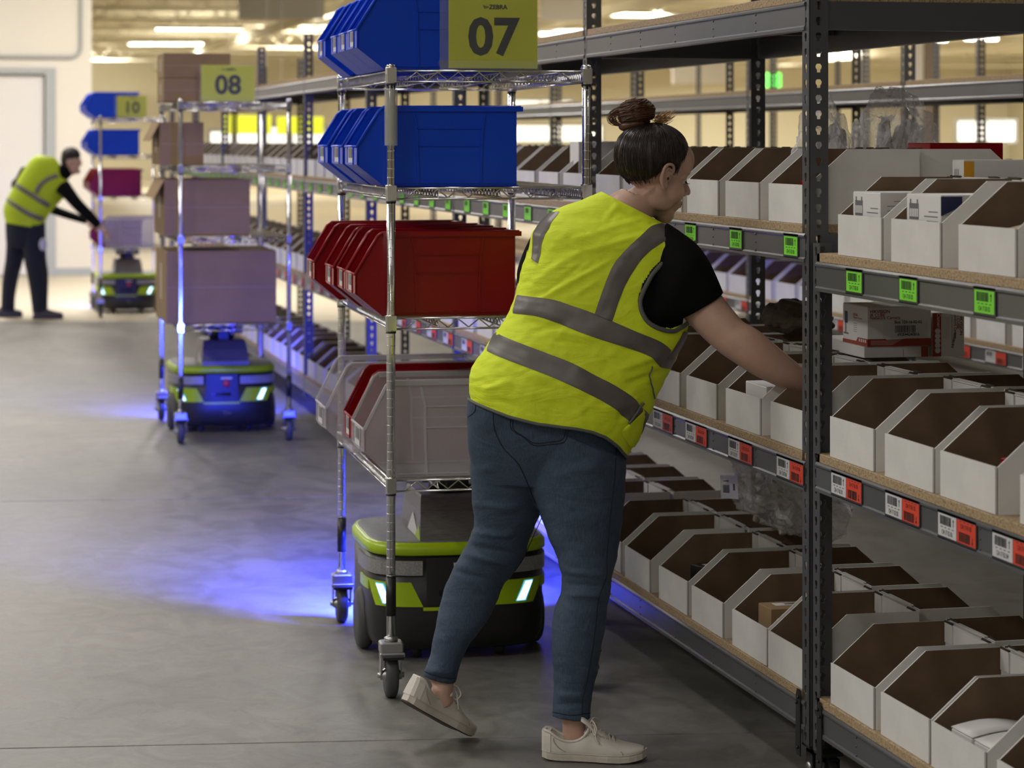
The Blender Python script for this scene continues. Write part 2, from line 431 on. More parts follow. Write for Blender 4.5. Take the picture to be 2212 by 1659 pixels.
tag(MB().tube(cp, .02, 10).build('conduit_pipe', M_FRAMEG), 'thin grey conduit pipe bending upward over the office door', 'pipe')

# ceiling joists far down the hall
for k in range(9):
    y = 58+4.6*k; j = MB(); zt, zb = CEIL-.02, CEIL-.62
    j.box(2, 45, y-.04, y+.04, zt-.06, zt); j.box(2, 45, y-.04, y+.04, zb, zb+.06)
    x = 2.0
    while x < 44:
        j.tube([(x, y, zb+.03), (x+.5, y, zt-.03), (x+1.0, y, zb+.03)], .018, 6); x += 1.0
    struct(j.build('trim_%d' % (k+1), M_CEIL))
for k, x in enumerate((8.5, 14.5, 22.0, 30.0)):
    struct(MB().box(x-.09, x+.09, -5.5, 99.8, CEIL-.85, CEIL-.62).build('trim_%d' % (k+10), M_CEIL))

# tube lights: a housing with two tubes, hung on two rods; an area light sits in each
def lamp(x, y, z, rz, label, on=1.0, power=None, L=2.44):
    t = thing('tube_light', label, 'ceiling light', (x, y, z), rz, 'tube lights hanging from the ceiling')
    MB().prism([(-.11, .03), (.11, .03), (.04, .09), (-.04, .09)], 'x', -L/2, L/2).build('housing', M_DOOR, t)
    for a, b in ((-L/2, -.02), (.02, L/2)):
        MB().prism([(-.09, -.02), (.09, -.02), (.1, .028), (-.1, .028)], 'x', a+.01, b-.01).build('diffuser', M_TUBE, t)
    for sx in (-.9, .9): MB().cyl((sx, 0, .09), (sx, 0, CEIL-z), .005, 6).build('hanger_rod', M_ZINC, t)
    return t
def lamp_px(px0, px1, py, Z, label):
    p = W((px0+px1)/2, py, Z); lamp(p.x, p.y, p.z, -YAW, label, L=(px1-px0)/F*Z)
lamp_px(337, 525, 63, 70, 'hanging tube light over the far aisle, above the numbered sign reading 08')
lamp_px(277, 438, 96, 82, 'tube light hanging deepest in the hall, lower than the one reading above it')
lamp_px(1165, 1262, 74, 60, 'tube light seen between the yellow sign 07 and the tall rack post')
lamp_px(1755, 1862, 115, 74, 'tube light just under the dark top shelf, beside the near rack post')
lamp_px(2085, 2155, 85, 66, 'short bright tube light over the pale wall past the rear racks')
lamp_px(2006, 2046, 88, 72, 'small sliver of tube light beside the rear rack upright')

# bare area lights over the hall, some added to brighten foreground and walls
POW = 1.0
for (x, y, p) in ((.5, 2.2, 26), (-1.5, -3.5, 75), (-5.5, -2.0, 60), (.5, 8.0, 66), (-3.8, 3.5, 120), (-3.8, 8.5, 140), (.3, 14.5, 100), (-4.0, 12, 100), (.4, 24.5, 230), (-4.5, 24, 300), (3.4, 10, 40), (3.4, 17, 110),
                  (6.5, 8, 90), (8, 16, 220), (3.3, 26, 260), (9, 26, 400), (15, 18, 300), (16, 30, 500)):
    area('hall_fill', (x, y, 4.7), (0, 0, 0), .5, 2.4, p*POW, (1.0, .965, .93))
for (x, y, p) in ((13, 42, 500), (22, 45, 700), (16, 58, 800), (30, 62, 1100), (17, 76, 900), (28, 80, 1300), (38, 74, 1300), (38, 50, 900), (20, 93, 900), (32, 94, 900), (42, 92, 900), (2.9, 33, 200), (3.6, 48, 260)):
    area('hall_fill', (x, y, 4.7), (0, 0, 0), 2.4, .4, p*POW*.75, (1.0, .94, .84))
for (x, y, p) in ((10, 55, 450), (24, 60, 500), (12, 80, 700), (30, 80, 700)):      # unseen upward lamps added to brighten the ceiling
    area('ceiling_fill', (x, y, 3.9), (PI, 0, 0), 3, 3, p*POW)

for px_, py_, Z_ in ((431, 63, 70), (357, 96, 82)):     # the two visible tubes light the far end of the aisle
    q_ = W(px_, py_, Z_)
    area('tube_glow', (q_.x, q_.y, q_.z-.05), (0, 0, -YAW), 2.4, .2, 420, (1.0, .94, .82))
    area('aisle_up_fill', (q_.x, q_.y, q_.z-.9), (PI, 0, 0), 2.0, 2.0, 70, (1.0, .94, .82))  # unseen upward lamp added below each tube to lift the far end
area('hall_fill', (5.5, 94, 4.9), (math.radians(25), 0, 0), 2.4, .3, 380, (1.0, .94, .82))  # tilted lamp added to brighten the far wall
# exit sign, pale panels, columns and other things deep in the hall
def wbox(px0, px1, py0, py1, Z, th, name, m, label, cat):
    a, b = W(px0, py1, Z), W(px1, py0, Z)
    wdt = (px1-px0)/F*Z
    o = MB().bbox(0, wdt, 0, th, 0, b.z-a.z, min(.01, th*.2)).build(name, m, None, (a.x, a.y, a.z), -YAW)
    return tag(o, label, cat)
p = W(1653, 188, 60); t = thing('exit_sign', 'small lit green EXIT sign seen under the top rack shelf', 'exit sign', p, -YAW)
ww, hh = 34/F*60, 30/F*60
MB().bbox(0, ww, 0, .06, 0, hh, .005).build('sign_face', M_EXIT, t)
mb = MB(); put_text(mb, 'EXIT', (ww/2, -.004, hh*.3), (1, 0, 0), (0, 0, 1), hh*.55, 0, .01); mb.build('lettering', M_PAPER, t)
MB().cyl((ww/2, .03, hh), (ww/2, .03, CEIL-p.z), .01).build('hanger_rod', M_ZINC, t)
o = wbox(515, 700, -60, 41, 45, .1, 'hanging_banner', M_GREYSIGN, 'pale grey blank banner hanging high over the far aisle', 'banner')
o = wbox(1452, 1582, 133, 181, 60, .05, 'wall_panel', M_DOOR, 'blank off-white panel hanging behind the black rack post', 'panel')
o = wbox(1168, 1292, -60, 44, 50, .1, 'hanging_banner', M_DOOR, 'blank white banner hanging just past the yellow sign 07', 'banner')
for a, b, m, l in ((1972, 1994, M_DOOR, 'slim white pipe column rising beyond the rear racks'), (1999, 2024, M_CAMERAGREY, 'brownish grey square column beside the slim white pipe')):
    Z = 45; q = W(a, 303, Z)
    tag(MB().bbox(0, (b-a)/F*Z, 0, .2, 0, CEIL, .01).build('hall_column', m, None, (q.x, q.y, 0), -YAW), l, 'column')
# daylit glazing on the far side
for i, (a, b, y0, y1, Z) in enumerate(((455, 560, 285, 330, 38), (560, 700, 275, 345, 44), (1100, 1235, 218, 240, 60), (1095, 1300, 272, 305, 60), (2070, 2192, 262, 304, 50))):
    q0, q1 = W(a, y1, Z), W(b, y0, Z)
    t = bpy.data.objects.new('window_%d' % (i+1), None); C.objects.link(t); t.location = q0; t.rotation_euler = (0, 0, -YAW); t['kind'] = 'structure'
    wd_, ht = (b-a)/F*Z, q1.z-q0.z
    MB().box(0, wd_, .02, .04, 0, ht).build('pane', M_WINDOW, t)
    MB().box(-.05, wd_+.05, 0, .1, -.05, 0).box(-.05, wd_+.05, 0, .1, ht, ht+.05).box(-.05, 0, 0, .1, 0, ht).box(wd_, wd_+.05, 0, .1, 0, ht).box(wd_/2-.02, wd_/2+.02, 0, .08, 0, ht).build('frame', M_FRAMEG, t)
for a, b, y0, y1, l in ((480, 586, 249, 289, 'yellow-green sign board hanging behind the second cart top shelf'), (598, 699, 252, 290, 'yellow-green sign board hanging between the rack uprights')):
    Z = 27; q = W(a, y1, Z); t = thing('sign_board', l, 'sign', q, -YAW)
    ww, hh = (b-a)/F*Z, (y1-y0)/F*Z
    MB().bbox(0, ww, 0, .01, 0, hh, .002).build('board', M_BRIGHTY, t)
    for sx in (.05, ww-.05): MB().cyl((sx, .005, hh), (sx, .005, CEIL-q.z), .004, 6).build('hanger_wire', M_ZINC, t)


# ------------------------------------------------------------------ racks
FLW = .05
def hole_r(th):
    """radius of the keyhole slot outline in direction th"""
    c, s = math.cos(th), math.sin(th)
    r = 0.0
    while r < .02:
        x, y = c*r, s*r
        if not ((x*x+(y-.004)**2 < .0083**2) or (abs(x) < .0043 and -.0125 < y < .004)): break
        r += .0003
    return max(r, .003)
def perforated(mb, org, eu, ev, en, w, h, pitch=.038, th=.0022, mi=0):
    org, eu, ev, en = Vector(org), Vector(eu), Vector(ev), Vector(en)
    n = int(h/pitch); hp = h/n
    out = []
    for k in range(3): out.append((w/2, -hp/2+hp*(k+.0)/3+0))
    for k in range(3): out.append((w/2-w*k/3, hp/2))
    for k in range(3): out.append((-w/2, hp/2-hp*k/3))
    for k in range(3): out.append((-w/2+w*k/3, -hp/2))
    hol = []
    for x, y in out:
        a = math.atan2(y, x); r = hole_r(a); hol.append((r*math.cos(a), r*math.sin(a)))
    N = len(out)
    for i in range(n):
        c = org+ev*(hp*(i+.5))
        vs = []
        for off in (0, th):
            vs += [c+eu*x+ev*y+en*off for x, y in out]+[c+eu*x+ev*y+en*off for x, y in hol]
        fs = []
        for k in range(N):
            j = (k+1) % N
            fs.append((k, j, N+j, N+k)); fs.append((2*N+k, 3*N+k, 3*N+j, 2*N+j)); fs.append((N+k, N+j, 3*N+j, 3*N+k))
        mb.add(vs, fs, mi)
    for sx in (-w/2, w/2):
        a = org+eu*sx; mb.add([a, a+en*th, a+en*th+ev*h, a+ev*h], [(0, 1, 2, 3)], mi)
    for z in (0, h):
        a = org+eu*(-w/2)+ev*z; mb.add([a, a+eu*w, a+eu*w+en*th, a+en*th], [(0, 1, 2, 3)], mi)
POSTM = {}
def post_mesh(dx, dy, h):
    k = (dx, dy, round(h, 3))
    if k not in POSTM:
        mb = MB()
        perforated(mb, (0, dy*FLW/2, 0), (0, -1, 0), (0, 0, 1), (dx, 0, 0), FLW, h)
        perforated(mb, (dx*FLW/2, 0, 0), (1, 0, 0), (0, 0, 1), (0, dy, 0), FLW, h)
        mb.box(min(0, dx*.003), max(0, dx*.003), min(0, dy*.003), max(0, dy*.003), 0, h)
        POSTM[k] = mb.mesh('post', M_STEEL)
    return POSTM[k]

def label_mesh(kind, top=None, low=None, seed=1, far=False):
    """a card in a dark holder on the beam: lies in the plane x = 0 and faces -x; centred"""
    mb = MB(); ex, ey = (0, -1, 0), (0, 0, 1)
    mats = [M_HOLDER, M_GREENL, M_INK, M_PAPER, M_REDL]
    def card(c, w, h, mi, txt, digits_low, sd):
        def Q(x0, x1, y0, y1, m, off): quad(mb, (-off, c, 0), ex, ey, x0, x1, y0, y1, m)
        Q(-w/2, w/2, -h/2, h/2, mi, .0034)
        o = (-.0038, c, 0)
        s = 1 if digits_low else -1
        if s > 0: by0, by1, ty = h*.02, h*.42, -h*.40
        else: by0, by1, ty = -h*.44, -h*.02, h*.14
        barcode(mb, o, ex, ey, -w*.38, w*.22, by0, by1, 2, sd, 12 if far else 22)
        Q(w*.33, w*.355, by0+h*.02, by1-h*.08, 2, .0038)
        a = by1-h*.02 if s > 0 else by0; b = -s*h*.12
        mb.add([Vector((-.0038, c-w*.343, a)), Vector((-.0038, c-w*.30, a+b)), Vector((-.0038, c-w*.386, a+b))], [(0, 1, 2)], 2)
        if txt and not far:
            put_text(mb, txt, (-.0038, c, ty), ex, ey, h*.30, 2, .006, squeeze=.80*w/.1*.047/h)
        for k in range(4):
            x = -w*.34+k*w*.2; yy = ty+(h*.30 if s > 0 else h*.28)
            Q(x, x+w*.11, yy, yy+h*.03, 2, .0037)
    if kind == 'green':
        mb.bbox(-.0032, 0, -.056, .056, -.031, .031, .0008, 0)
        card(0, .1, .047, 1, low, True, seed)
    else:
        mb.bbox(-.0032, 0, -.103, .103, -.031, .031, .0008, 0)
        card(.05, .098, .048, 3, low, True, seed)
        card(-.05, .098, .048, 4, top, False, seed+1)
    return mb.mesh('shelf_label', mats)
FARG, FARR = label_mesh('green', seed=3, far=True), label_mesh('red', seed=5, far=True)

DEPTH = .62
BEAMS = {}
def rack_unit(name_label, X0, y0, y1, boards, posth, posts_near=True, posts_far=False, side=1, tags=True, far=False, casters=True, spec=None, lens=None, group=None, inset=0.0):
    """one bay from y0 (near) to y1; side = +1 front face looks to -x; boards: heights of the board tops"""
    t = thing('storage_rack', name_label, 'storage rack', (X0, y0, 0), 0, group)
    L = y1-y0
    xb = side*DEPTH
    def P(x): return x
    z0 = .105
    ends = ([(0, 1)] if posts_near else [])+([(L, -1)] if posts_far else [])
    for yy, dy in ends:
        for xx, dx in ((0, side), (xb, -side)):
            link('post', post_mesh(dx, dy, posth-z0), t, (xx, yy, z0))
            if casters:
                cx, cy = xx+dx*.03, yy+dy*.03
                c = MB().box(cx-.028, cx+.028, cy-.028, cy+.028, .098, .105).cyl((cx, cy, .098), (cx, cy, .088), .018, 12)
                c.box(cx-.02, cx-.016, cy-.026, cy+.02, .03, .09).box(cx+.016, cx+.02, cy-.026, cy+.02, .03, .09).box(cx-.02, cx+.02, cy-.026, cy+.02, .084, .09)
                co = c.build('caster_fork', M_BLACK, t)
                wo = MB().lathe([(.01, -.012), (.044, -.012), (.048, -.007), (.048, .007), (.044, .012), (.01, .012)], (cx, cy, .048), 'x', 24).build('wheel', M_RUBBER, co)
                MB().lathe([(.004, -.024), (.012, -.024), (.015, -.0135), (.015, .0135), (.012, .024), (.004, .024)], (cx, cy, .048), 'x', 14).build('wheel_hub', M_ZINC, co)
                # corner plate bolted over post and beam
                pl = MB()
                poly = [(0, .07), (.0, .22), (.008, .235), (.022, .235), (.03, .22), (.034, .09), (.026, .07)]
                xo = xx-dx*.004
                pl.prism([(cy-dy*.03+dy*(a+.048-.034*0), b) for a, b in poly], 'x', min(xo, xo-dx*.003), max(xo, xo-dx*.003))
                for a, b in ((.058, .215), (.07, .20), (.062, .09)):
                    pl.cyl((xo-dx*.003, cy-dy*.03+dy*a, b), (xo-dx*.007, cy-dy*.03+dy*a, b), .004, 8)
                pl.build('corner_plate', M_BLACK, t)
    for bi, zb in enumerate(boards):
        e0 = FLW*.55 if (posts_near or inset) else .004
        e0 = max(e0, inset)
        BH = .071
        # front and back beams
        prof = [(0, 0), (.032, 0), (.032, .062), (.024, .071), (.004, .071), (0, .066), (0, .062), (.0035, .058), (.0035, .012), (0, .008)]
        for fx, sg, main in ((0, side, True), (xb, -side, False)):
            mb = MB()
            ya = e0 if True else 0
            yb_ = L-(.004 if not posts_far else FLW*.55)
            off = -.004
            mb.prism([(fx+sg*(a+off), zb-.022-BH+b) for a, b in prof], 'y', ya, yb_)
            if not far:
                for q in (.19, .36, .53, .70, .86):
                    for dz in (.014, .035, .056):
                        yy = L*q; xx = fx+sg*(off+.0035)
                        mb.cyl((xx, yy, zb-.022-BH+dz), (xx-sg*.002, yy, zb-.022-BH+dz), .003 if dz != .035 else .0022, 6)
            b = mb.build('beam', M_BEAM, t)
            if main: BEAMS.setdefault(t.name, []).append(b)
            if main and tags and bi > 0:
                kind = 'green' if bi == 1 else 'red'
                if bi == 3: continue
                zc = zb-.022-BH/2+.001
                if spec and spec.get(bi):
                    for yy, txt in spec[bi]:
                        k2 = kind
                        me = label_mesh(kind, txt[1], txt[0], int(yy*100))
                        o = link('shelf_label', me, b, (-.0008, yy-y0, zc))
                else:
                    for q in range(6):
                        o = link('shelf_label', FARG if kind == 'green' else FARR, b, (-.0008, .12+q*.355, zc))
        # end beams
        for yy, dy in ((0, 1), (L, -1)):
            if (yy == 0 and not posts_near) or (yy == L and not posts_far): continue
            yo = yy+dy*.003
            MB().prism([(yo+dy*a*.6, zb-.022-BH+b) for a, b in prof], 'x', min(.04*side, xb-.04*side), max(.04*side, xb-.04*side)).build('end_beam', M_BEAM, t) if False else \
            MB().box(min(.03*side, xb-.03*side), max(.03*side, xb-.03*side), min(yo, yo+dy*.02), max(yo, yo+dy*.02), zb-.022-BH, zb-.022).build('end_beam', M_STEEL, t)
        # board
        c = MB().bbox(min(0, xb), max(0, xb), e0 if posts_near else .004, L-.006 if not posts_far else L-.03, zb-.022, zb, .0015)
        c.build('shelf_board', M_PBOARD, t)
        cb = MB()
        for q in (.33, .66): cb.box(min(.035*side, xb-.035*side), max(.035*side, xb-.035*side), L*q-.02, L*q+.02, zb-.045, zb-.0225)
        cb.build('cross_bar', M_STEEL, t)
    return t

X1 = 2.1
FR = [5.84+2.157*k for k in range(9)]
B15 = [1.966, 1.391, .826, .2326]
B17 = [1.325, .836, .241]
g_y = [ray_y(p, X1) for p in (1711, 1592, 1494)]
w_y = [ray_y(p, X1) for p in (1709, 1601, 1506, 1434)]
sp15 = {1: [(g_y[0], ('124 15 03 06', '')), (g_y[1], ('124 15 03 05', '')), (g_y[2], ('124 15 03 04', '')), (g_y[2]+.38, ('', '')), (g_y[2]+.75, ('', ''))],
        2: [(w_y[0], ('124 15 02 06', '124 15 01 06')), (w_y[1], ('124 15 02 05', '124 15 01 05')), (w_y[2], ('124 15 02 04', '124 15 01 04')), (w_y[3], ('124 15 02 03', '124 15 01 03')), (w_y[3]+.4, ('', '')), (w_y[3]+.75, ('', ''))]}
names = {0: 'tall grey rack the bending woman reaches into, four shelves high',
         1: 'grey rack bay directly behind the cart with the sign 07, second of the row',
         2: 'grey rack bay hidden mostly by the red and blue bins, third of the row',
         3: 'grey rack bay between the carts 07 and 08, fourth of the row',
         4: 'grey rack bay seen past the cart 08, fifth of the row',
         5: 'blurred grey rack bay beyond the cart 08, sixth of the row',
         6: 'blurred grey rack bay beyond the cart 08, seventh of the row',
         7: 'blurred grey rack bay, last of the row beyond the cart 08'}
for k in range(8):
    rack_unit(names[k], X1, FR[k], FR[k+1], B15, 2.22, True, k == 7, 1, True, k > 1, k < 3, sp15 if k == 0 else None, group='grey racks in a row along the aisle')
# the lower bay at the near end of the row, its first label tags carry the aisle numbers
g7 = [ray_y(p, X1) for p in (1848, 1965, 2130)]; w7 = [ray_y(p, X1) for p in (1831, 1952, 2070, 2192)]
Y17 = 3.66
sp17 = {1: [(y, ('124 17 03 0%d' % (i+1), '')) for i, y in enumerate(g7)], 2: [(y, ('124 17 02 0%d' % (i+1), '124 17 01 0%d' % (i+1))) for i, y in enumerate(w7)]}
t17 = rack_unit('lower grey rack at the near end of the row, three shelves with numbered tags', X1, Y17, 5.815, B17, 1.348, True, True, 1, False, False, True, None, group='grey racks in a row along the aisle')
beams = BEAMS[t17.name]
for bi, (zb, kind, lst) in enumerate(((B17[0], 'green', sp17[1]), (B17[1], 'red', sp17[2]))):
    for yy, txt in lst:
        link('shelf_label', label_mesh(kind, txt[1], txt[0], int(yy*90)), beams[bi], (-.0008, yy-Y17, zb-.022-.071/2+.001))

# second row across the far aisle, seen through the first
X2 = 4.15
B2 = [1.861, 1.33, .785, .22]
n2 = ['dark grey rack across the second aisle, showing between the near uprights', 'dark grey rack across the second aisle, behind the woman',
      'dark grey rack across the second aisle, behind the woman\'s hair bun', 'dark grey rack across the second aisle, behind the blue bins',
      'blurred rack far down the second aisle', 'blurred rack at the far end of the second aisle']
F2 = [8.15+2.157*k for k in range(7)]
for k in range(6):
    rack_unit(n2[k], X2, F2[k], F2[k+1], B2, 2.22, True, k == 5, 1, True, True, False, None, group='grey racks across the second aisle')
rack_unit('dark grey rack at the near end of the second aisle', X2, F2[0]-2.16, F2[0]-.003, B2, 2.22, True, False, 1, True, True, False, None, group='grey racks across the second aisle')
X3 = 6.9
F3 = [11.5+2.157*k for k in range(6)]
for k in range(5):
    rack_unit('empty dark rack in the third row, bay %s from the near end' % ('first', 'second', 'third', 'fourth', 'fifth')[k], X3, F3[k], F3[k+1], [2.02, 1.37, .78, .22], 2.35, True, k == 4, 1, False, True, False, None, group='racks in the third row')

# ------------------------------------------------------------------ open-fronted cardboard bins
BW, BD, BHT, BF, BK = .285, .298, .187, .098, .106
def bin_mesh(w=BW, d=BD, h=BHT, f=BF, k=BK):
    t = .004; mb = MB()
    poly = [(.0015, 0), (.0015, f-.001), (k, h), (d, h), (d, 0)]
    for y0, y1, oi in ((0, t, 0), (w-t, w, 1)):
        vs = [(x, y0, z) for x, z in poly]+[(x, y1, z) for x, z in poly]
        n = 5
        outer = tuple(range(n)); inner = tuple(range(2*n-1, n-1, -1))
        mb.add(vs, [outer], 0 if oi == 0 else 1); mb.add(vs, [inner], 1 if oi == 0 else 0)
        for i in range(n):
            j = (i+1) % n
            mi = 2 if i == 0 else 0
            mb.add(vs, [(i, i+n, j+n, j)], mi)
    # folded tops of the side panels
    mb.box(-.003, .0012, .0035, w-.0005, 0.001, f, 0)     # front panel
    mb.add([(.0016, t, .002), (.0016, w-t, .002), (.0016, w-t, f-.001), (.0016, t, f-.001)], [(0, 1, 2, 3)], 1)
    mb.box(d-.007, d-.0005, t, w-t, .002, h-.004, 0)       # back panel
    mb.box(.002, d-.007, t, w-t, .0005, .005, 1)
    # fold-over tabs at the top rear corners
    for y0, y1 in ((t+.004, t+.05), (w-t-.05, w-t-.004)):
        mb.box(d-.011, d-.007, y0, y1, h-.05, h-.0005, 0)
        mb.tube([(d-.009, y0, h), (d-.009, y1, h)], .0032, 6, 2)
    mb.box(d-.011, d-.0005, t+.055, w-t-.055, h-.0035, h-.0005, 0)
    return mb.mesh('bin_box', [M_WHITE, M_KRAFT, M_EDGE])
BINM = bin_mesh()
BINS = {}
ORD = ['first', 'second', 'third', 'fourth', 'fifth', 'sixth', 'seventh']
rnd = random.Random(3)
def put_bin(x, yfar, z, label, group, back=False, me=None, w=BW, key=None, extra=''):
    """x: world x of the open front; yfar: far side"""
    me = me or BINM
    j = rnd.uniform(-.008, .008)
    if not back: o = link('bin_box', me, None, (x+rnd.uniform(.0, .006), yfar-w, z), j)
    else: o = link('bin_box', me, None, (x-rnd.uniform(.0, .004), yfar, z), PI+j)
    tag(o, label, 'cardboard bin', group)
    if key: BINS[key] = o
    return o
G = 'white cardboard bins on the racks'
baytxt = ['rack the woman reaches into', 'rack behind the cart 07', 'rack behind the red bins', 'fourth rack', 'fifth rack', 'sixth rack', 'seventh rack', 'last rack']
shtxt = {1: 'chest-high shelf', 2: 'knee-high shelf', 3: 'bottom shelf'}
# bay 17, the near low rack
r17 = [([1803.8, 1918.5, 2067.7], B17[0], 'top shelf'), ([1788.3, 1907.6, 2027, 2196], B17[1], 'middle shelf'), ([1788.3, 1895.5, 2004, 2146], B17[2], 'bottom shelf')]
EX17 = {(0, 0): ', holding a printed white box', (0, 1): ', with a blue-cornered carton', (0, 2): ', holding an open brown carton', (1, 2): ', holding a red carton', (2, 2): ', holding two plain white cartons'}
for si, (pxs, zb, st) in enumerate(r17):
    ys = [ray_y(p, X1) for p in pxs]
    while len(ys) < 6: ys.append(ys[-1]-.33)
    for i, y in enumerate(ys):
        if y-BW < Y17+.02: break
        put_bin(X1+.006, y, zb, '%s open white bin of the low rack, %s%s' % (ORD[i], st, EX17.get((si, i), '')), G, key=('17', si, i))
    for i in range(6):
        y = 5.73-.338*i
        if y-BW < Y17+.02: break
        put_bin(X1+DEPTH-.006, y, zb, 'rear-facing white bin, %s along the %s of the low rack' % (ORD[i], st), G, True, key=('17b', si, i))
# bay 15 and on
EX15 = {(1, 2): ' with a clear bag', (2, 1): ' with white cartons', (3, 0): ' with a black carton', (3, 1): ' with kraft cartons', (3, 3): ' with black cartons'}
r15 = {1: [1660, 1560.5, 1483], 2: [1674, 1565, 1478], 3: [1670, 1577.6, 1491, 1418.7, 1346]}
for si in (1, 2, 3):
    ys = [ray_y(p, X1) for p in r15[si]]
    if si == 2: ys.append(ray_y(1463, X1)+BW+.0)
    while len(ys) < 6: ys.append(ys[-1]+.345)
    for i, y in enumerate(ys):
        if y > FR[1]-.01: break
        if i == 0: y = max(y, FR[0]+BW+.035)
        put_bin(X1+.006, y, B15[si], '%s open white bin, %s, woman\'s rack%s' % (ORD[i], shtxt[si], EX15.get((si, i), '')), G, key=('15', si, i))
    for i in range(6):
        y = FR[0]+.34+i*.338
        put_bin(X1+DEPTH-.006, y, B15[si], 'rear-facing white bin, %s on the %s, %s' % (ORD[i], shtxt[si], baytxt[0]), G, True, key=('15b', si, i))
for k in range(1, 8):
    for si in (1, 2, 3):
        for i in range(6):
            y = FR[k]+.345+i*.35
            if k in (1, 2) or i % 6 != 5 or True:
                put_bin(X1+.006, y, B15[si], 'open white bin, %s along the %s of the %s' % (ORD[i], shtxt[si], baytxt[k]), G)
        if k == 1:
            for i in range(6):
                put_bin(X1+DEPTH-.006, FR[k]+.345+i*.35, B15[si], 'rear-facing white bin, %s on the %s, %s' % (ORD[i], shtxt[si], baytxt[k]), G, True)
for k in range(-1, 3):
    for si in (1, 2):
        for i in range(6):
            put_bin(X2+.006, F2[0]+k*2.157+.345+i*.35, B2[si], 'blurred white bin, %s along the %s, %s rack of the second aisle' % (ORD[i], shtxt[si], ORD[k+1]), G)

# ------------------------------------------------------------------ cartons and other things in the bins
def carton(name, x, y, z, sx, sy, sz, rz, mats, label, cat='carton', draw=None, flap=True, group=None):
    """box with origin at the middle of its base; draw(mb, W,D,H) adds print on its -x face (mats index >=1)"""
    t = thing(name, label, cat, (x, y, z), rz, group)
    mb = MB().bbox(-sx/2, sx/2, -sy/2, sy/2, 0, sz-.0012, .0012, 0)
    mb.build('carton_body', mats[0], t)
    lid = MB().box(-sx/2+.001, sx/2-.001, -sy/2+.001, sy/2-.001, sz-.001, sz, 0)
    lid.build('lid_flap', mats[0], t)
    if draw:
        p = MB(); draw(p, sx, sy, sz); p.build('printed_face', mats, t)
    return t
ZI = .0055
def face_mx(sx, sy, sz):   # org, ex, ey for the -x face seen from outside (middle bottom)
    return (-sx/2-.0004, 0, 0), (0, -1, 0), (0, 0, 1)
def face_my(sx, sy, sz):   # the -y face
    return (0, -sy/2-.0004, 0), (1, 0, 0), (0, 0, 1)
PM = [M_WHITE2, M_INK, M_GREYINK, M_NAVYINK, M_AMBER, M_REDINK, M_PAPER]
def printed_white(p, sx, sy, sz):
    o, ex, ey = face_mx(sx, sy, sz)
    def Q(x0, x1, y0, y1, m): quad(p, o, ex, ey, x0*sy, x1*sy, y0*sz, y1*sz, m)
    Q(-.42, -.14, .62, .86, 2); Q(-.40, -.36, .86, .92, 2); Q(-.2, -.16, .86, .92, 2)
    for k in range(5): quad(p, Vector(o)+Vector((-.0003, 0, 0)), ex, ey, (-.40+k*.052)*sy, (-.365+k*.052)*sy, .66*sz, .78*sz, 0)
    for k, (a, b) in enumerate(((.15, .42), (.02, .42), (.1, .42), (.12, .42), (.05, .42))): Q(a, b, .74-k*.07, .755-k*.07, 2)
    Q(0, .42, .28, .35, 2)
    for k, x in enumerate((-.42, -.28, -.16)): Q(x, x+(.08, .03, .06)[k], .22, .34, 1)
    Q(-.42, -.35, .08, .18, 1)
    o, ex, ey = face_my(sx, sy, sz)
    for k in range(9): quad(p, o, ex, ey, (-.40+.1*(k % 3 == 0))*sx, (.35-.12*(k % 2))*sx, (.86-k*.075)*sz, (.868-k*.075)*sz, 2)
def printed_blue(p, sx, sy, sz):
    printed_white(p, sx, sy, sz)
    o, ex, ey = (0, -sy/2-.0008, 0), (1, 0, 0), (0, 0, 1)
    quad(p, o, ex, ey, -.5*sx, -.2*sx, .7*sz, .98*sz, 3)
    p.add([Vector(o)+Vector((-.48*sx, 0, .70*sz)), Vector(o)+Vector((-.2*sx, 0, .70*sz)), Vector(o)+Vector((-.2*sx, 0, .84*sz))], [(0, 1, 2)], 6)
    put_text(p, 'NETGEAR', (.15*sx, -sy/2-.0009, .55*sz), ex, ey, .1*sz, 3, .02)
Z0 = B17[0]+ZI
y0 = BINS[('17', 0, 0)].location.y
carton('network_carton', X1+.115, y0+.16, Z0, .165, .185, .148, -.02, PM, 'white carton with grey print standing in the first top bin of the low rack', draw=printed_white, group='printed white cartons')
y0 = BINS[('17', 0, 1)].location.y
carton('network_carton', X1+.115, y0+.155, Z0, .165, .205, .150, -.02, PM, 'white carton with a dark blue corner panel in the second top bin', draw=printed_blue, group='printed white cartons')
y0 = BINS[('17', 0, 2)].location.y
t = thing('open_carton', 'open tan carton with a curved lid lying in the third top bin', 'carton', (X1+.16, y0+.11, Z0), .2)
MB().bbox(-.09, .09, -.09, .09, 0, .075, .002).build('carton_body', M_CARTON, t)
lid = MB(); rr = []
for k in range(9):
    a = -.09+.18*k/8; zz = .079+.014*math.sin(PI*k/8); rr.append([(a, -.095, zz), (a, .095, zz), (a, .095, zz+.003), (a, -.095, zz+.003)])
lid.loft(rr).build('lid_flap', mat('tan_card', (.46, .36, .24), .8), t)
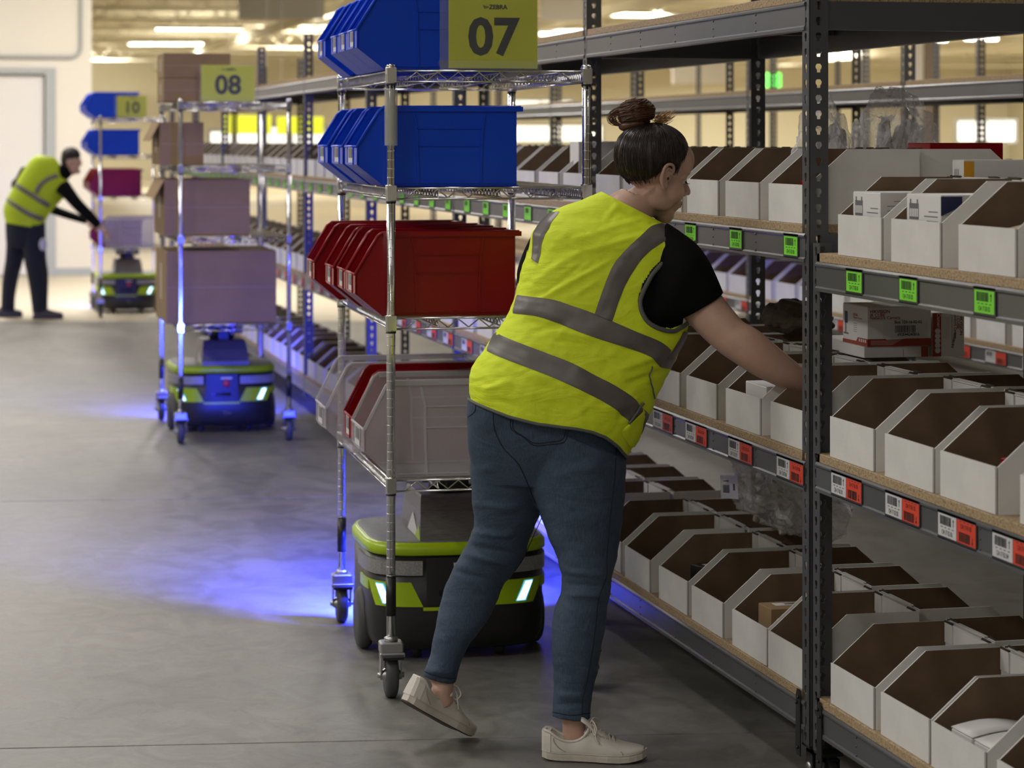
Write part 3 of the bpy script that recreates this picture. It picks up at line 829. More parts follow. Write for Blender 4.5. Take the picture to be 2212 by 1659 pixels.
# tall white switch carton behind, with amber stripe
def netg(p, sx, sy, sz):
    o, ex, ey = face_my(sx, sy, sz)
    quad(p, o, ex, ey, -.5*sx, -.335*sx, 0, .985*sz, 4)
    put_text(p, 'Gigabit', Vector(o)+Vector((-.44*sx, -.0004, .55*sz)), (0, 0, -1), (1, 0, 0), .06*sx, 2)
    put_text(p, 'NETGEAR', Vector(o)+Vector((.40*sx, -.0004, .60*sz)), (0, 0, -1), (1, 0, 0), .085*sx, 3, .03)
    put_text(p, 'PROSAFE', Vector(o)+Vector((.31*sx, -.0004, .42*sz)), (0, 0, -1), (1, 0, 0), .065*sx, 3, .01)
    put_text(p, 'BUILT FOR BUSINESS', Vector(o)+Vector((.22*sx, -.0004, .52*sz)), (0, 0, -1), (1, 0, 0), .042*sx, 2, .01)
    put_text(p, 'GS105', Vector(o)+Vector((-.26*sx, -.0004, .72*sz)), (0, 0, -1), (1, 0, 0), .035*sx, 2)
    p.add([Vector(o)+Vector(((a)*sx, -.0004, b*sz)) for a, b in ((-.12, .35), (.15, .35), (.15, .62), (-.05, .62))], [(0, 1, 2, 3)], 3)
    o, ex, ey = face_mx(sx, sy, sz)
    put_text(p, 'NETGEAR', Vector(o)+Vector((-.0004, -.03, .5*sz)), (0, 0, -1), (0, -1, 0), .016, 3, .02)
    for k in range(4): quad(p, o, ex, ey, (-.3+k*.11)*sy, (-.26+k*.11)*sy, .2*sz, .9*sz, 2)
pz = W(1983, 500, 5.95)
yb = BINS[('17b', 0, 0)].location.y
carton('switch_carton', X1+.394, 5.655, Z0, .16, .07, .222, 0, PM, 'tall white carton with an amber stripe standing in a bin facing the second aisle', draw=netg)
carton('white_carton', X1+DEPTH-.13, BINS[('17b', 0, 1)].location.y-.13, Z0, .18, .2, .18, .03, PM, 'plain white carton in the bin behind the bin with the blue-cornered carton')
# camera cartons on the back bins of the middle shelf
def hik(p, sx, sy, sz):
    o, ex, ey = face_my(sx, sy, sz)
    def T(s, x, y, h, m, b=.0): put_text(p, s, Vector(o)+Vector((x*sx, -.0003, y*sz)), ex, ey, h, m, b, align='l')
    T('HIKVISION', -.46, .84, .012, 5, .02); T('IR CUBE', -.46, .75, .012, 5, .01); T('Network Camera', -.46, .68, .012, 5, .01)
    quad(p, o, ex, ey, -.46*sx, .1*sx, .655*sz, .659*sz, 5)
    quad(p, o, ex, ey, -.26*sx, .44*sx, .20*sz, .62*sz, 6)
    quad(p, o, ex, ey, -.5*sx, .5*sx, 0, .19*sz, 5)
    p.add([Vector(o)+Vector((a*sx, -.0001, b*sz)) for a, b in ((-.22, .19), (-.2, .165), (.0, .17), (.1, .19))], [(0, 1, 2, 3)], 6)
    T('Slot: 123-16-02-02', -.08, .57, .0105, 1, .025)
    barcode(p, Vector(o)+Vector((0, -.0004, 0)), ex, ey, -.07*sx, .26*sx, .34*sz, .52*sz, 1, 4, 22)
    T('692044240816', -.03, .26, .0105, 1, .02)
    for k in range(5): quad(p, Vector(o)+Vector((0, -.0003, 0)), ex, ey, -.45*sx, (-.1+.03*k)*sx, (.04+k*.025)*sz, (.045+k*.025)*sz, 6)
    o, ex, ey = face_mx(sx, sy, sz)
    quad(p, o, ex, ey, -.5*sy, .5*sy, 0, .09*sz, 5)
    p.add([Vector(o)+Vector((-.0001, -a*sy, b*sz)) for a, b in ((.05, .08), (.5, .08), (.5, .19), (.12, .19))], [(0, 1, 2, 3)], 5)
    for k in range(4): quad(p, Vector(o)+Vector((-.0003, 0, 0)), ex, ey, (.16+.08*k)*sy, (.21+.08*k)*sy, .09*sz, .165*sz, 6)
    put_text(p, 'IR CUBE', Vector(o)+Vector((-.0003, .06*sy, .72*sz)), ex, ey, .009, 5, .01, align='l')
    put_text(p, 'Network Camera', Vector(o)+Vector((-.0003, .06*sy, .65*sz)), ex, ey, .009, 5, .01, align='l')
    quad(p, o, ex, ey, -.06*sy, .4*sy, .60*sz, .604*sz, 5)
    quad(p, o, ex, ey, -.42*sy, -.3*sy, .5*sz, .8*sz, 3); quad(p, o, ex, ey, -.40*sy, -.36*sy, .25*sz, .5*sz, 2); quad(p, o, ex, ey, -.46*sy, -.26*sy, .22*sz, .26*sz, 2)
    for k in range(5): quad(p, o, ex, ey, -.06*sy, .08*sy, (.52-k*.05)*sz, (.53-k*.05)*sz, 2)
def hik2(p, sx, sy, sz):
    o, ex, ey = face_my(sx, sy, sz); n = Vector((0, -.0003, 0))
    quad(p, o, ex, ey, -.5*sx, -.23*sx, 0, sz*.985, 5)
    put_text(p, 'Camera', Vector(o)+n+Vector((-.36*sx, 0, .80*sz)), (0, 0, -1), (1, 0, 0), .014, 6, .01)
    for k in range(5):
        q = Vector(o)+n+Vector((-.34*sx, 0, (.58-.11*k)*sz)); p.add([q+Vector((.008*math.cos(a), 0, .008*math.sin(a))) for a in [2*PI*i/10 for i in range(10)]], [tuple(range(10))], 6)
    put_text(p, 'HIKVISION', Vector(o)+n+Vector((.36*sx, 0, .72*sz)), (0, 0, -1), (1, 0, 0), .012, 5, .02)
    put_text(p, 'IR CUBE', Vector(o)+n+Vector((.26*sx, 0, .80*sz)), (0, 0, -1), (1, 0, 0), .012, 5, .01)
    put_text(p, 'Network Camera', Vector(o)+n+Vector((.18*sx, 0, .70*sz)), (0, 0, -1), (1, 0, 0), .010, 5, .01)
    quad(p, o, ex, ey, .10*sx, .11*sx, .3*sz, .95*sz, 5)
    barcode(p, Vector(o)+n, (.2, 0, 1), (1, 0, -.2), .2*sz, .55*sz, .03*sx, .10*sx, 1, 8, 18)
    for k in range(4): quad(p, o, ex, ey, (-.17+.06*k)*sx, (-.165+.06*k)*sx, .4*sz, .9*sz, 2)
zb2 = B17[1]+ZI
zr = B15[2]+BHT+.004
carton('flat_carton', X1+.415, 6.40, zr, .185, .19, .030, 0, PM, 'thin white carton lying under the red-banded camera carton', draw=lambda p, sx, sy, sz: (quad(p, *face_my(sx, sy, sz), .38*sx, .49*sx, .02*sz, .98*sz, 5), quad(p, *face_my(sx, sy, sz), .1*sx, .105*sx, .1*sz, .7*sz, 2)))
carton('flat_carton', X1+.41, 6.61, zr, .15, .19, .030, .04, PM, 'thin white carton lying behind the red-banded camera carton')
carton('camera_carton', X1+.422, 6.395, zr+.0304, .182, .185, .107, 0, PM, 'white camera carton with a red band and barcode sticker, lying flat', draw=hik)
carton('camera_carton', X1+.566, 6.41, zr, .092, .20, .118, 0, PM, 'white camera carton stood on end with its red band upright', draw=hik2)
# things in the middle-shelf bins
y0 = BINS[('17', 1, 2)].location.y
t = thing('red_carton', 'small red carton with a white barcode label in a middle-shelf bin', 'carton', (X1+.15, y0+.11, zb2), .1)
MB().bbox(-.05, .05, -.07, .07, 0, .088, .002).build('carton_body', M_RED, t)
MB().box(-.035, .05, -.02, .035, .088, .0884, 0).build('paper_label', M_PAPER, t)
t = thing('red_carton', 'second small red carton tucked beside the labelled red one', 'carton', (X1+.06, y0+.05, zb2), .1)
MB().bbox(-.035, .035, -.04, .04, 0, .055, .002).build('carton_body', M_RED, t)
y0 = BINS[('17', 1, 0)].location.y
t = thing('black_carton', 'small black carton at the back of the first middle-shelf bin', 'carton', (X1+.22, y0+.06, zb2), 0)
MB().bbox(-.06, .06, -.045, .045, 0, .06, .002).build('carton_body', M_BLACK, t)
MB().box(-.0605, -.06, -.04, .0, .01, .05).build('paper_label', M_PAPER, t)
# bottom near bin: two plain cartons
zb3 = B17[2]+ZI; y0 = BINS[('17', 2, 2)].location.y
for dy, dx, l in ((.185, .12, 'plain white carton with a bulging lid in the third bottom bin, behind'), (.065, .12, 'plain white carton with a bulging lid in the third bottom bin, in front')):
    t = thing('white_carton', l, 'carton', (X1+dx, y0+dy, zb3), .02)
    MB().bbox(-.085, .085, -.052, .052, 0, .088, .002).build('carton_body', M_WHITE2, t)
    lid = MB(); rr = []
    for k in range(9):
        a = -.085+.17*k/8; zz = .089+.012*math.sin(PI*k/8); rr.append([(a, -.053, zz), (a, .053, zz), (a, .053, zz+.002), (a, -.053, zz+.002)])
    lid.loft(rr, 0, True).build('lid_flap', M_WHITE2, t)
# bay 15
z5 = B15[3]+ZI
def labelled(x, y, z, sx, sy, sz, rz, m, label):
    t = thing('small_carton', label, 'carton', (x, y, z), rz)
    MB().bbox(-sx/2, sx/2, -sy/2, sy/2, 0, sz, .0015).build('carton_body', m, t)
    l = MB().box(-sx*.3, sx*.35, -sy*.05, sy*.3, sz, sz+.0004, 0); quad(l, (0, 0, sz+.0006), (1, 0, 0), (0, 1, 0), -sx*.1, sx*.12, sy*.03, sy*.22, 1)
    l.build('paper_label', [M_PAPER, M_GREYINK], t)
    return t
y0 = BINS[('15', 3, 1)].location.y
labelled(X1+.14, y0+.19, z5, .15, .1, .115, .02, M_CARTON, 'brown carton with a paper label in a bottom bin under the woman\'s hand')
labelled(X1+.14, y0+.07, z5, .13, .1, .095, .02, M_CARTON, 'lower brown carton beside the labelled brown one in the same bottom bin')
y0 = BINS[('15', 3, 3)].location.y
labelled(X1+.15, y0+.15, z5, .12, .12, .11, .3, M_BLACK, 'black carton with a paper label in the bottom bin beside the woman\'s knee')
labelled(X1+.09, y0+.06, z5, .08, .07, .085, .1, M_BLACK, 'flat black carton in front of the labelled black one near the woman\'s knee')
y0 = BINS[('15', 3, 0)].location.y
labelled(X1+.15, y0+.13, z5, .15, .16, .105, 0, M_BLACK, 'black carton with a paper label in the bottom bin next to the near upright')
# white and blue cartons leaning in the second-shelf bin
y0 = BINS[('15', 2, 1)].location.y; z2 = B15[2]+ZI
M_BLUEINK = mat('blue_ink', (.05, .16, .42), .5)
def bluepr(p, sx, sy, sz):
    o, ex, ey = face_mx(sx, sy, sz)
    quad(p, o, ex, ey, -.44*sy, -.36*sy, .74*sz, .92*sz, 3)
    for k in range(5): quad(p, o, ex, ey, -.3*sy, (.35-.1*(k % 2))*sy, (.8-.1*k)*sz, (.815-.1*k)*sz, 3)
PMB = [M_WHITE2, M_INK, M_GREYINK, M_BLUEINK, M_AMBER, M_REDINK, M_PAPER]
carton('medical_carton', X1+.115, y0+.14, z2, .035, .20, .165, -.04, PMB, 'tall white carton with blue print standing in the bin under the woman\'s forearm', draw=bluepr)
carton('white_carton', X1+.065, y0+.135, z2, .05, .185, .117, -.02, PMB, 'shorter white carton in front of the blue-printed carton')
carton('white_carton', X1+.16, y0+.14, z2, .035, .20, .135, -.03, PMB, 'white carton behind the blue-printed carton')
y0 = BINS[('15', 1, 0)].location.y; z1 = B15[1]+ZI
carton('red_carton', X1+.15, y0+.14, z1, .16, .18, .1, 0, [M_RED], 'red carton inside the chest-high bin nearest the upright')
carton('red_carton', X1+DEPTH-.15, BINS[('15b', 1, 0)].location.y-.14, z1, .2, .15, .197, 0, [M_RED], 'red carton sticking up out of a bin facing the second aisle')
carton('white_carton', X1+.13, FR[1]+.40, z1, .14, .12, .20, 0, [M_WHITE2], 'white carton standing tall in a bin behind the cart 07')
carton('glass_case', X1+DEPTH-.17, BINS[('15b', 2, 0)].location.y-.14, z2, .22, .22, .14, .05, [M_CARTON, M_INK], 'pale flat carton in the bin beyond the woman\'s hand')

def blob(name, label, cat, c, r, m, rough=.25, freq=6, rz=0, seed=0, sub=4):
    """crumpled closed shape of half-sizes r whose underside is flat"""
    import bmesh
    bm = bmesh.new(); bmesh.ops.create_icosphere(bm, subdivisions=sub, radius=1)
    for v in bm.verts:
        n = v.co.normalized()
        d = 1+rough*(mnoise.noise(n*freq*.35+Vector((seed, 0, 0))))+rough*.45*abs(mnoise.noise(n*freq+Vector((seed, 3, 0))))
        q = n*d; v.co = Vector((q.x*r[0], q.y*r[1], max(q.z, -.92)*r[2]))
    zmin = min(v.co.z for v in bm.verts)
    for v in bm.verts: v.co.z -= zmin
    me = bpy.data.meshes.new(name); bm.to_mesh(me); bm.free(); me.materials.append(m)
    for p in me.polygons: p.use_smooth = sub > 3 and rough < .3
    o = link(name, me, None, c, rz); return tag(o, label, cat)
# bags
def bag_with(name, label, c, r, rz, seed, lab=None):
    t = blob(name, label, 'plastic bag', c, r, M_BAG, .34, 7, rz, seed, 5)
    mb = MB(); rr_ = random.Random(seed)
    for k in range(7):
        a = -.75+1.5*k/6; x = a*r[0]*.72
        pts = [(x+rr_.uniform(-.01, .01), -r[1]*.35, .012), (x+rr_.uniform(-.01, .02), -r[1]*.1, r[2]*1.0), (x+rr_.uniform(0, .03), 0, r[2]*(1.45+rr_.uniform(-.2, .15))), (x+.02, r[1]*.15, r[2]*1.0), (x+.01, r[1]*.4, .012)]
        mb.tube(pts, [.012, .016, .013, .016, .012], 8, 0)
    mb.build('folded_sleeves', M_BAGIN, t)
    return t
b = bag_with('poly_bag', 'clear plastic bag of folded grey sleeves bulging above the chest-high bins', (X1+DEPTH-.16, BINS[('15b', 1, 1)].location.y-.10, z1), (.11, .11, .165), .3, 3)
b = bag_with('poly_bag', 'tall narrow clear bag standing in the chest-high bin beside the upright', (X1+.2, BINS[('15', 1, 1)].location.y+.03, z1), (.07, .09, .15), 0, 8)
zt = B15[3]+BHT+.001
b = bag_with('poly_bag', 'large crumpled clear bag with a barcode label lying on the bottom bins', (X1+DEPTH-.20, BINS[('15b', 3, 3)].location.y-.02, zt), (.13, .36, .13), 0, 5)
lb = MB(); quad(lb, (0, 0, 0), (0, -1, .12), (0, .12, 1), -.085, .085, -.035, .035, 0)
quad(lb, (-.0006, 0, 0), (0, -1, .12), (0, .12, 1), .04, .058, -.01, .01, 1); barcode(lb, (-.0006, 0, 0), (0, -1, .12), (0, .12, 1), -.06, .005, -.018, .006, 1, 12, 14)
for k in range(2): quad(lb, (-.0006, 0, 0), (0, -1, .12), (0, .12, 1), -.055+.02*k, .0, .016+k*.0, .019, 1)
lb.build('paper_label', [M_PAPER, M_INK], b, (-.155, .12, .12))
o = blob('rolled_cloth', 'crumpled dark brown roll of cloth on the bins behind the near upright', 'cloth', (X1+.42, 7.10, B15[2]+BHT+.004), (.09, .10, .056), M_DKCLOTH, .35, 5, .5, 2)

# ------------------------------------------------------------------ plastic hopper bins
HPR = [(0, .063), (0, .115), (.071, .23), (.476, .23), (.476, 0), (.08, 0)]
def hopper_parts(w, m, mrib, h=1.0, l=1.0):
    pr = [(x*l, z*h) for x, z in HPR]; t = .0028; e = .006
    body = MB()
    n = len(pr)
    cx, cz = .26*l, .12*h
    def ins(p, k=e): return (p[0]+(k if p[0] < .03 else (-k if p[0] > .4*l else k*.3)), p[1]+(-k if p[1] > .2*h else 0))
    pin = [ins(p) for p in pr]
    for y0, y1 in ((e, e+t), (w-e-t, w-e)):
        body.prism(pin, 'y', y0, y1, 0)
    # front plate, sloped chin, floor, rear wall
    def strip(a, b, th, ya, yb):
        d = Vector((b[0]-a[0], b[1]-a[1])); d.normalize(); nx, nz = d.y*th, -d.x*th
        body.prism([a, b, (b[0]+nx, b[1]+nz), (a[0]+nx, a[1]+nz)], 'y', ya, yb, 0)
    ya, yb = e*.3, w-e*.3
    strip(pr[0], pr[1], t, ya, yb); strip(pr[5], pr[0], t, ya, yb)
    body.box(pr[5][0], pr[4][0], e, w-e, 0, t, 0); body.box(pr[4][0]-e-t, pr[4][0]-e, e, w-e, 0, pr[3][1]-.004, 0)
    # small feet under the base
    for x in (.11*l, .2*l, .3*l, .4*l):
        for y in (e+.012, w-e-.012): body.box(x-.01, x+.01, y-.004, y+.004, -.0001, .003, 0)
    rim = MB()
    # rolled rim: slanted sides and level top
    for y in (e*.6, w-e*.6):
        rim.tube([(pr[1][0]+.001, y, pr[1][1]), (pr[2][0]-.006*l, y, pr[2][1]-.012), (pr[2][0]+.008*l, y, pr[2][1]-.001), (pr[3][0]+.006, y, pr[3][1])], .0048, 8)
        rim.box(pr[2][0]+.01, pr[3][0]+.012, y-.0058, y+.0058, pr[3][1]-.013, pr[3][1]+.001)
    rim.box(pr[3][0]-.002, pr[3][0]+.012, 0, w, pr[3][1]-.013, pr[3][1]+.001)
    rim.tube([(pr[1][0]+.001, 0.002, pr[1][1]), (pr[1][0]+.001, w-.002, pr[1][1])], .004, 8)
    # raised ribs on both sides
    ribs = []
    xa, xm, xb = .166*l, .176*l, .180*l; xc, xd, xe_ = .376*l, .365*l, .361*l
    for y, s in ((e, -1), (w-e, 1)):
        y1, y0 = y, y+s*.0038; rib = MB(); ribs.append(('side_rib', rib))
        def line(a, b, k=.003):
            rib.prism([(a[0]-k, a[1]-(k if a[1] == b[1] else 0)), (b[0]+(k if a[1] == b[1] else -k), b[1]-(k if a[1] == b[1] else 0)), (b[0]+k, b[1]+(k if a[1] == b[1] else 0)), (a[0]+(-k if a[1] == b[1] else k), a[1]+(k if a[1] == b[1] else 0))], 'y', min(y0, y1), max(y0, y1))
        z2, z1, zt = .1175*h, .168*h, .215*h
        line((xe_*1.005, .006), (xd, z2)); line((xd, z2), (xd*1.01, z1)); line((xd*1.01, z1), (xc, zt))
        line((xb, .006), (xm, z2)); line((xm, z2), (xm, z1)); line((xm, z1), (xa, zt))
        line((xm, z1), (xd, z1), .0016); line((xm, z2), (xd, z2), .0016)
        rib.prism([(.085*l, .008), (.47*l, .008), (.47*l, .011), (.085*l, .011)], 'y', min(y0, y1), max(y0, y1))
    lab = MB()
    quad(lab, (-.0012, 0, 0), (0, 1, 0), (0, 0, 1), w*.30, w*.70, .068*h, .113*h, 0)
    barcode(lab, (-.0016, 0, 0), (0, 1, 0), (0, 0, 1), w*.34, w*.66, .082*h, .110*h, 1, 5, 12)
    lip = MB().box(-.003, 0, w*.27, w*.73, .062*h, .068*h).box(-.003, 0, w*.27, w*.285, .068*h, .114*h).box(-.003, 0, w*.715, w*.73, .068*h, .114*h)
    return [('bin_shell', body.mesh('bin_shell', m)), ('rim', rim.mesh('rim', mrib)), ('label_holder', lip.mesh('label_holder', m)), ('barcode_label', lab.mesh('barcode_label', [M_PAPER, M_GREYINK]))]+[(n, r.mesh(n, mrib)) for n, r in ribs]
WB = .205
HP = {'blue': hopper_parts(WB, M_BLUE, M_BLUE), 'red': hopper_parts(WB, M_RED, M_RED), 'clear': hopper_parts(.27, M_CLEAR, M_CLEARRIB, 1.21, 1.02),
      'bluew': hopper_parts(.27, M_BLUE, M_BLUE), 'redw': hopper_parts(WB, M_RED, M_RED, 1.05), 'redt': hopper_parts(WB, M_RED, M_RED, 1.22)}
def hopper(kind, org, rz, x, y, z, label, group, j=0.0):
    c, s = math.cos(rz), math.sin(rz)
    t = thing('hopper_bin', label, 'plastic bin', (org[0]+c*x-s*y, org[1]+s*x+c*y, z), rz+j, group)
    for n, me in HP[kind]: link(n, me, t)
    return t

# ------------------------------------------------------------------ wire carts
CW, CL = .575, 1.14
TOPS = [1.800, 1.462, 1.088, .622]
def wire_cart(label, org, rz, sleeve=False):
    t = thing('wire_cart', label, 'cart', org, rz, 'chrome wire carts carried by robots')
    post = MB()
    post.cyl((0, 0, .165), (0, 0, 1.808), .0127, 20)
    z = .35
    while z < 1.79: post.lathe([(.0128, z-.0012), (.0132, z), (.0128, z+.0012)], n=16); z += .0254
    for dx in (-1, 1): post.box(dx*.0045-.0008, dx*.0045+.0008, -.0131, -.0122, .36, 1.78)
    post.lathe([(.0128, 1.808), (.0145, 1.810), (.0145, 1.816), (.011, 1.819), (.003, 1.820)], n=16)
    pm = post.mesh('post', M_CHROME)
    sl = MB().cyl((0, 0, .235), (0, 0, .345), .0148, 18).mesh('post_sleeve', M_BLACK)
    col = MB().lathe([(.0135, -.048), (.0155, -.046), (.0165, -.003), (.0165, 0), (.0135, .001)], n=18).box(-.0135, .0135, -.020, -.013, -.044, -.002)
    colm = col.mesh('corner_collar', M_CHROME); ringm = MB().lathe([(.0134, -.0525), (.0150, -.0525), (.0150, -.048), (.0134, -.048)], n=18).mesh('collar_ring', M_BLACK)
    # caster
    ca = MB().bbox(-.033, .033, -.030, .030, .128, .162, .004, 0); ca.lathe([(.014, .162), (.02, .162), (.02, .172), (.013, .176)], n=16)
    for dx in (-1, 1): ca.prism([(-.028, .135), (.026, .135), (.02, .06), (.008, .052), (-.006, .052), (-.016, .09)], 'x', min(dx*.027, dx*.031), max(dx*.027, dx*.031))
    ca.bbox(-.036, .036, -.045, -.028, .122, .134, .002)
    cam_ = ca.mesh('caster_fork', M_ZINC)
    wh = MB().lathe([(.02, -.016), (.050, -.018), (.060, -.0145), (.0635, -.008), (.0635, .008), (.060, .0145), (.050, .018), (.02, .016)], (0, .004, .0635), 'x', 36).mesh('wheel', M_GREYRUB)
    hub = MB().lathe([(.003, -.038), (.008, -.038), (.008, -.032), (.02, -.0185), (.02, .0185), (.008, .032), (.008, .038), (.003, .038)], (0, .004, .0635), 'x', 16).mesh('wheel_bolt', M_ZINC)
    brk = MB().prism([(-.06, .118), (-.03, .122), (-.03, .132), (-.062, .126)], 'x', -.03, .03).mesh('brake_pedal', M_BLACK)
    for x in (0, CW):
        for y in (0, CL):
            p = link('post', pm, t, (x, y, 0)); link('post_sleeve', sl, p)
            c = link('caster', cam_, t, (x, y, 0), random.uniform(-.05, .05)); link('wheel', wh, c); link('wheel_bolt', hub, c); link('brake_pedal', brk, c)
    r1, r2 = .0034, .0030
    sh = MB(); off = .014
    for (x0, y0, x1, y1) in ((off, 0, CW-off, 0), (off, CL, CW-off, CL), (0, off, 0, CL-off), (CW, off, CW, CL-off)):
        sh.tube([(x0, y0, 0), (x1, y1, 0)], r1, 8); sh.tube([(x0, y0, -.031), (x1, y1, -.031)], r1*.9, 8)
        L = math.hypot(x1-x0, y1-y0); n = max(2, round(L/(.072 if y0 == y1 else .030))); zz = []
        d = ((x1-x0)/L, (y1-y0)/L)
        nn = n*2
        for k in range(nn+1):
            q = .03+(L-.06)*k/nn
            zz.append((x0+d[0]*q, y0+d[1]*q, -.0035 if k % 2 else -.0275))
        sh.tube(zz, r2*.8, 6)
    trm = sh.mesh('shelf_rim', M_CHROME)
    dk = MB(); y = .028
    while y < CL-.01: dk.tube([(0, y, .0015), (CW, y, .0015)], .0016, 5, 0, True, False); y += .0255
    dkm = dk.mesh('deck_wires', M_CHROME)
    cr = MB()
    for q in (.2, .6, .98):
        x = CW*q*.8+.05; cr.tube([(x, 0, -.004), (x, CL, -.004)], r2, 6); cr.tube([(x, .02, -.028), (x, CL-.02, -.028)], r2, 6)
        zz = [(x, .03+k*.0268, -.005 if k % 2 else -.027) for k in range(41)]; cr.tube(zz, r2*.7, 5)
    crm = cr.mesh('cross_truss', M_CHROME)
    for zt in TOPS:
        s = link('wire_shelf', trm, t, (0, 0, zt)); o = link('deck_wires', dkm, s); o['kind'] = 'stuff'; link('cross_truss', crm, s)
        for x in (0, CW):
            for y in (0, CL):
                c = link('corner_collar', colm, s, (x, y, .010)); link('collar_ring', ringm, s, (x, y, .010))
    return t
def cart_origin(px, Z):
    p = W(px, 500, Z); return (p.x, p.y, 0)
RZ7 = -math.radians(1.99)
O7, O8, O10 = cart_origin(844.5, 5400/752), cart_origin(390, 13.2), cart_origin(217, 22.6)
c7 = wire_cart('chrome wire cart numbered 07, beside the bending woman', O7, RZ7)
c8 = wire_cart('chrome wire cart numbered 08, loaded with brown cartons', O8, 0)
c10 = wire_cart('chrome wire cart numbered 10, that the man reaches into', O10, 0)
MB().tube([(0.0, -.0155, 1.585), (0, -.0155, 1.745)], .0, 4)
ls = MB(); ls.loft([[(-.019*math.cos(a)*(1)+.0, -.0165*math.sin(a)-.002, z) for a in [PI*(-.1+1.2*k/12) for k in range(13)]]+[(-.0175*math.cos(a), -.015*math.sin(a)-.002, z) for a in [PI*(-.1+1.2*k/12) for k in range(12, -1, -1)]] for z in (1.585, 1.745)])
ls.build('label_sleeve', mat('clear_sleeve', (.55, .55, .5), .2, alpha=.45), c7)

DZ = .0045
def cload(org, rz, cart, top):
    G2 = 'plastic bins on the %s' % cart
    for i, (y, l) in enumerate(((.03, 'nearest the camera side'), (.235, 'second of four'), (.44, 'third of four'), (.80, 'at the far end'))):
        if top: hopper('blue', org, rz, -.095, y, TOPS[0]+DZ, 'blue bin on the top shelf of the %s, %s' % (cart, l), G2)
    for i, (y, l) in enumerate(((.03, 'first of three'), (.36, 'middle of three'), (.74, 'third of three'))):
        hopper('bluew' if i else 'bluew', org, rz, -.095, y, TOPS[1]+DZ, 'blue bin on the second shelf of the %s, %s' % (cart, l), G2)
cload(O7, RZ7, 'cart 07', True)
for y, x, l, k in ((.03, -.10, 'first of four', 'redw'), (.245, -.10, 'second of four', 'redw'), (.46, -.11, 'third of four', 'redw'), (.80, -.13, 'last of four', 'redw')):
    hopper(k, O7, RZ7, x, y, TOPS[2]+DZ, 'dark red bin on the third shelf of the cart 07, %s' % l, 'red bins on the cart 07')
hopper('clear', O7, RZ7, -.075, .03, TOPS[3]+DZ, 'translucent bin on the lowest shelf of cart 07, its side toward the woman\'s hip', 'clear bins on the cart 07')
hopper('redt', O7, RZ7, -.07, .32, TOPS[3]+DZ, 'dark red bin half hidden between the two translucent bins', 'clear bins on the cart 07')
hopper('clear', O7, RZ7, -.115, .62, TOPS[3]+DZ, 'translucent bin at the far end of the lowest shelf of cart 07', 'clear bins on the cart 07')

# numbered signs in acrylic holders
def number_sign(org, rz, x, y, z, txt, label, w=.262, h=.205, ext=.026):
    c, s = math.cos(rz), math.sin(rz)
    t = thing('number_sign', label, 'sign', (org[0]+c*x-s*y, org[1]+s*x+c*y, z), rz, 'numbered signs on the carts')
    MB().bbox(0, w, 0, .0015, .004, h, .0004).build('yellow_card', M_SIGN, t)
    p = MB()
    put_text(p, txt, (w*.5, -.0012, h*.225), (1, 0, 0), (0, 0, 1), h*.72, 0, .030, squeeze=1.0)
    put_text(p, 'ZEBRA', (w*.555, -.0012, h*.858), (1, 0, 0), (0, 0, 1), h*.088, 0, .03)
    for k in range(5):        # the small striped emblem beside the word
        a = w*.385+k*.0032; zz = h*.86
        p.tube([(a, -.0012, zz+.012-k*.0012), (a+.002, -.0012, zz+.006), (a+.005, -.0012, zz+.001*k)], .0007, 4, 0)
    p.ell((w*.385+.021, -.0012, h*.862), (.0018, .0006, .0018), 8, 6, 0)
    p.build('lettering', M_INK, t)
    MB().bbox(-ext, w+.002, -.0042, -.002, 0, h+.004, .0004).bbox(-ext, w+.002, .0022, .0042, 0, h+.004, .0004).build('acrylic_pocket', M_ACRYL, t)
    f = MB().prism([(-.038, 0), (-.036, 0), (-.0045, .026), (-.0062, .026)], 'x', -ext-.004, w+.006).prism([(.036, 0), (.038, 0), (.0062, .026), (.0045, .026)], 'x', -ext-.004, w+.006).box(-ext-.004, w+.006, -.038, .038, -.0001, .0015)
    f.build('acrylic_foot', M_ACRYL, t); return t
number_sign(O7, RZ7, .170, .012, TOPS[0]+DZ, '07', 'yellow-green card reading 07 in a clear stand beside the blue bins')
number_sign(O8, 0, .115, .06, TOPS[0]+DZ, '08', 'yellow-green card reading 08 in front of two brown cartons', .285, .195, .01)
number_sign(O10, 0, .15, .05, TOPS[0]+DZ, '10', 'dim yellow-green card reading 10 on the farthest cart', .27, .20, .02)

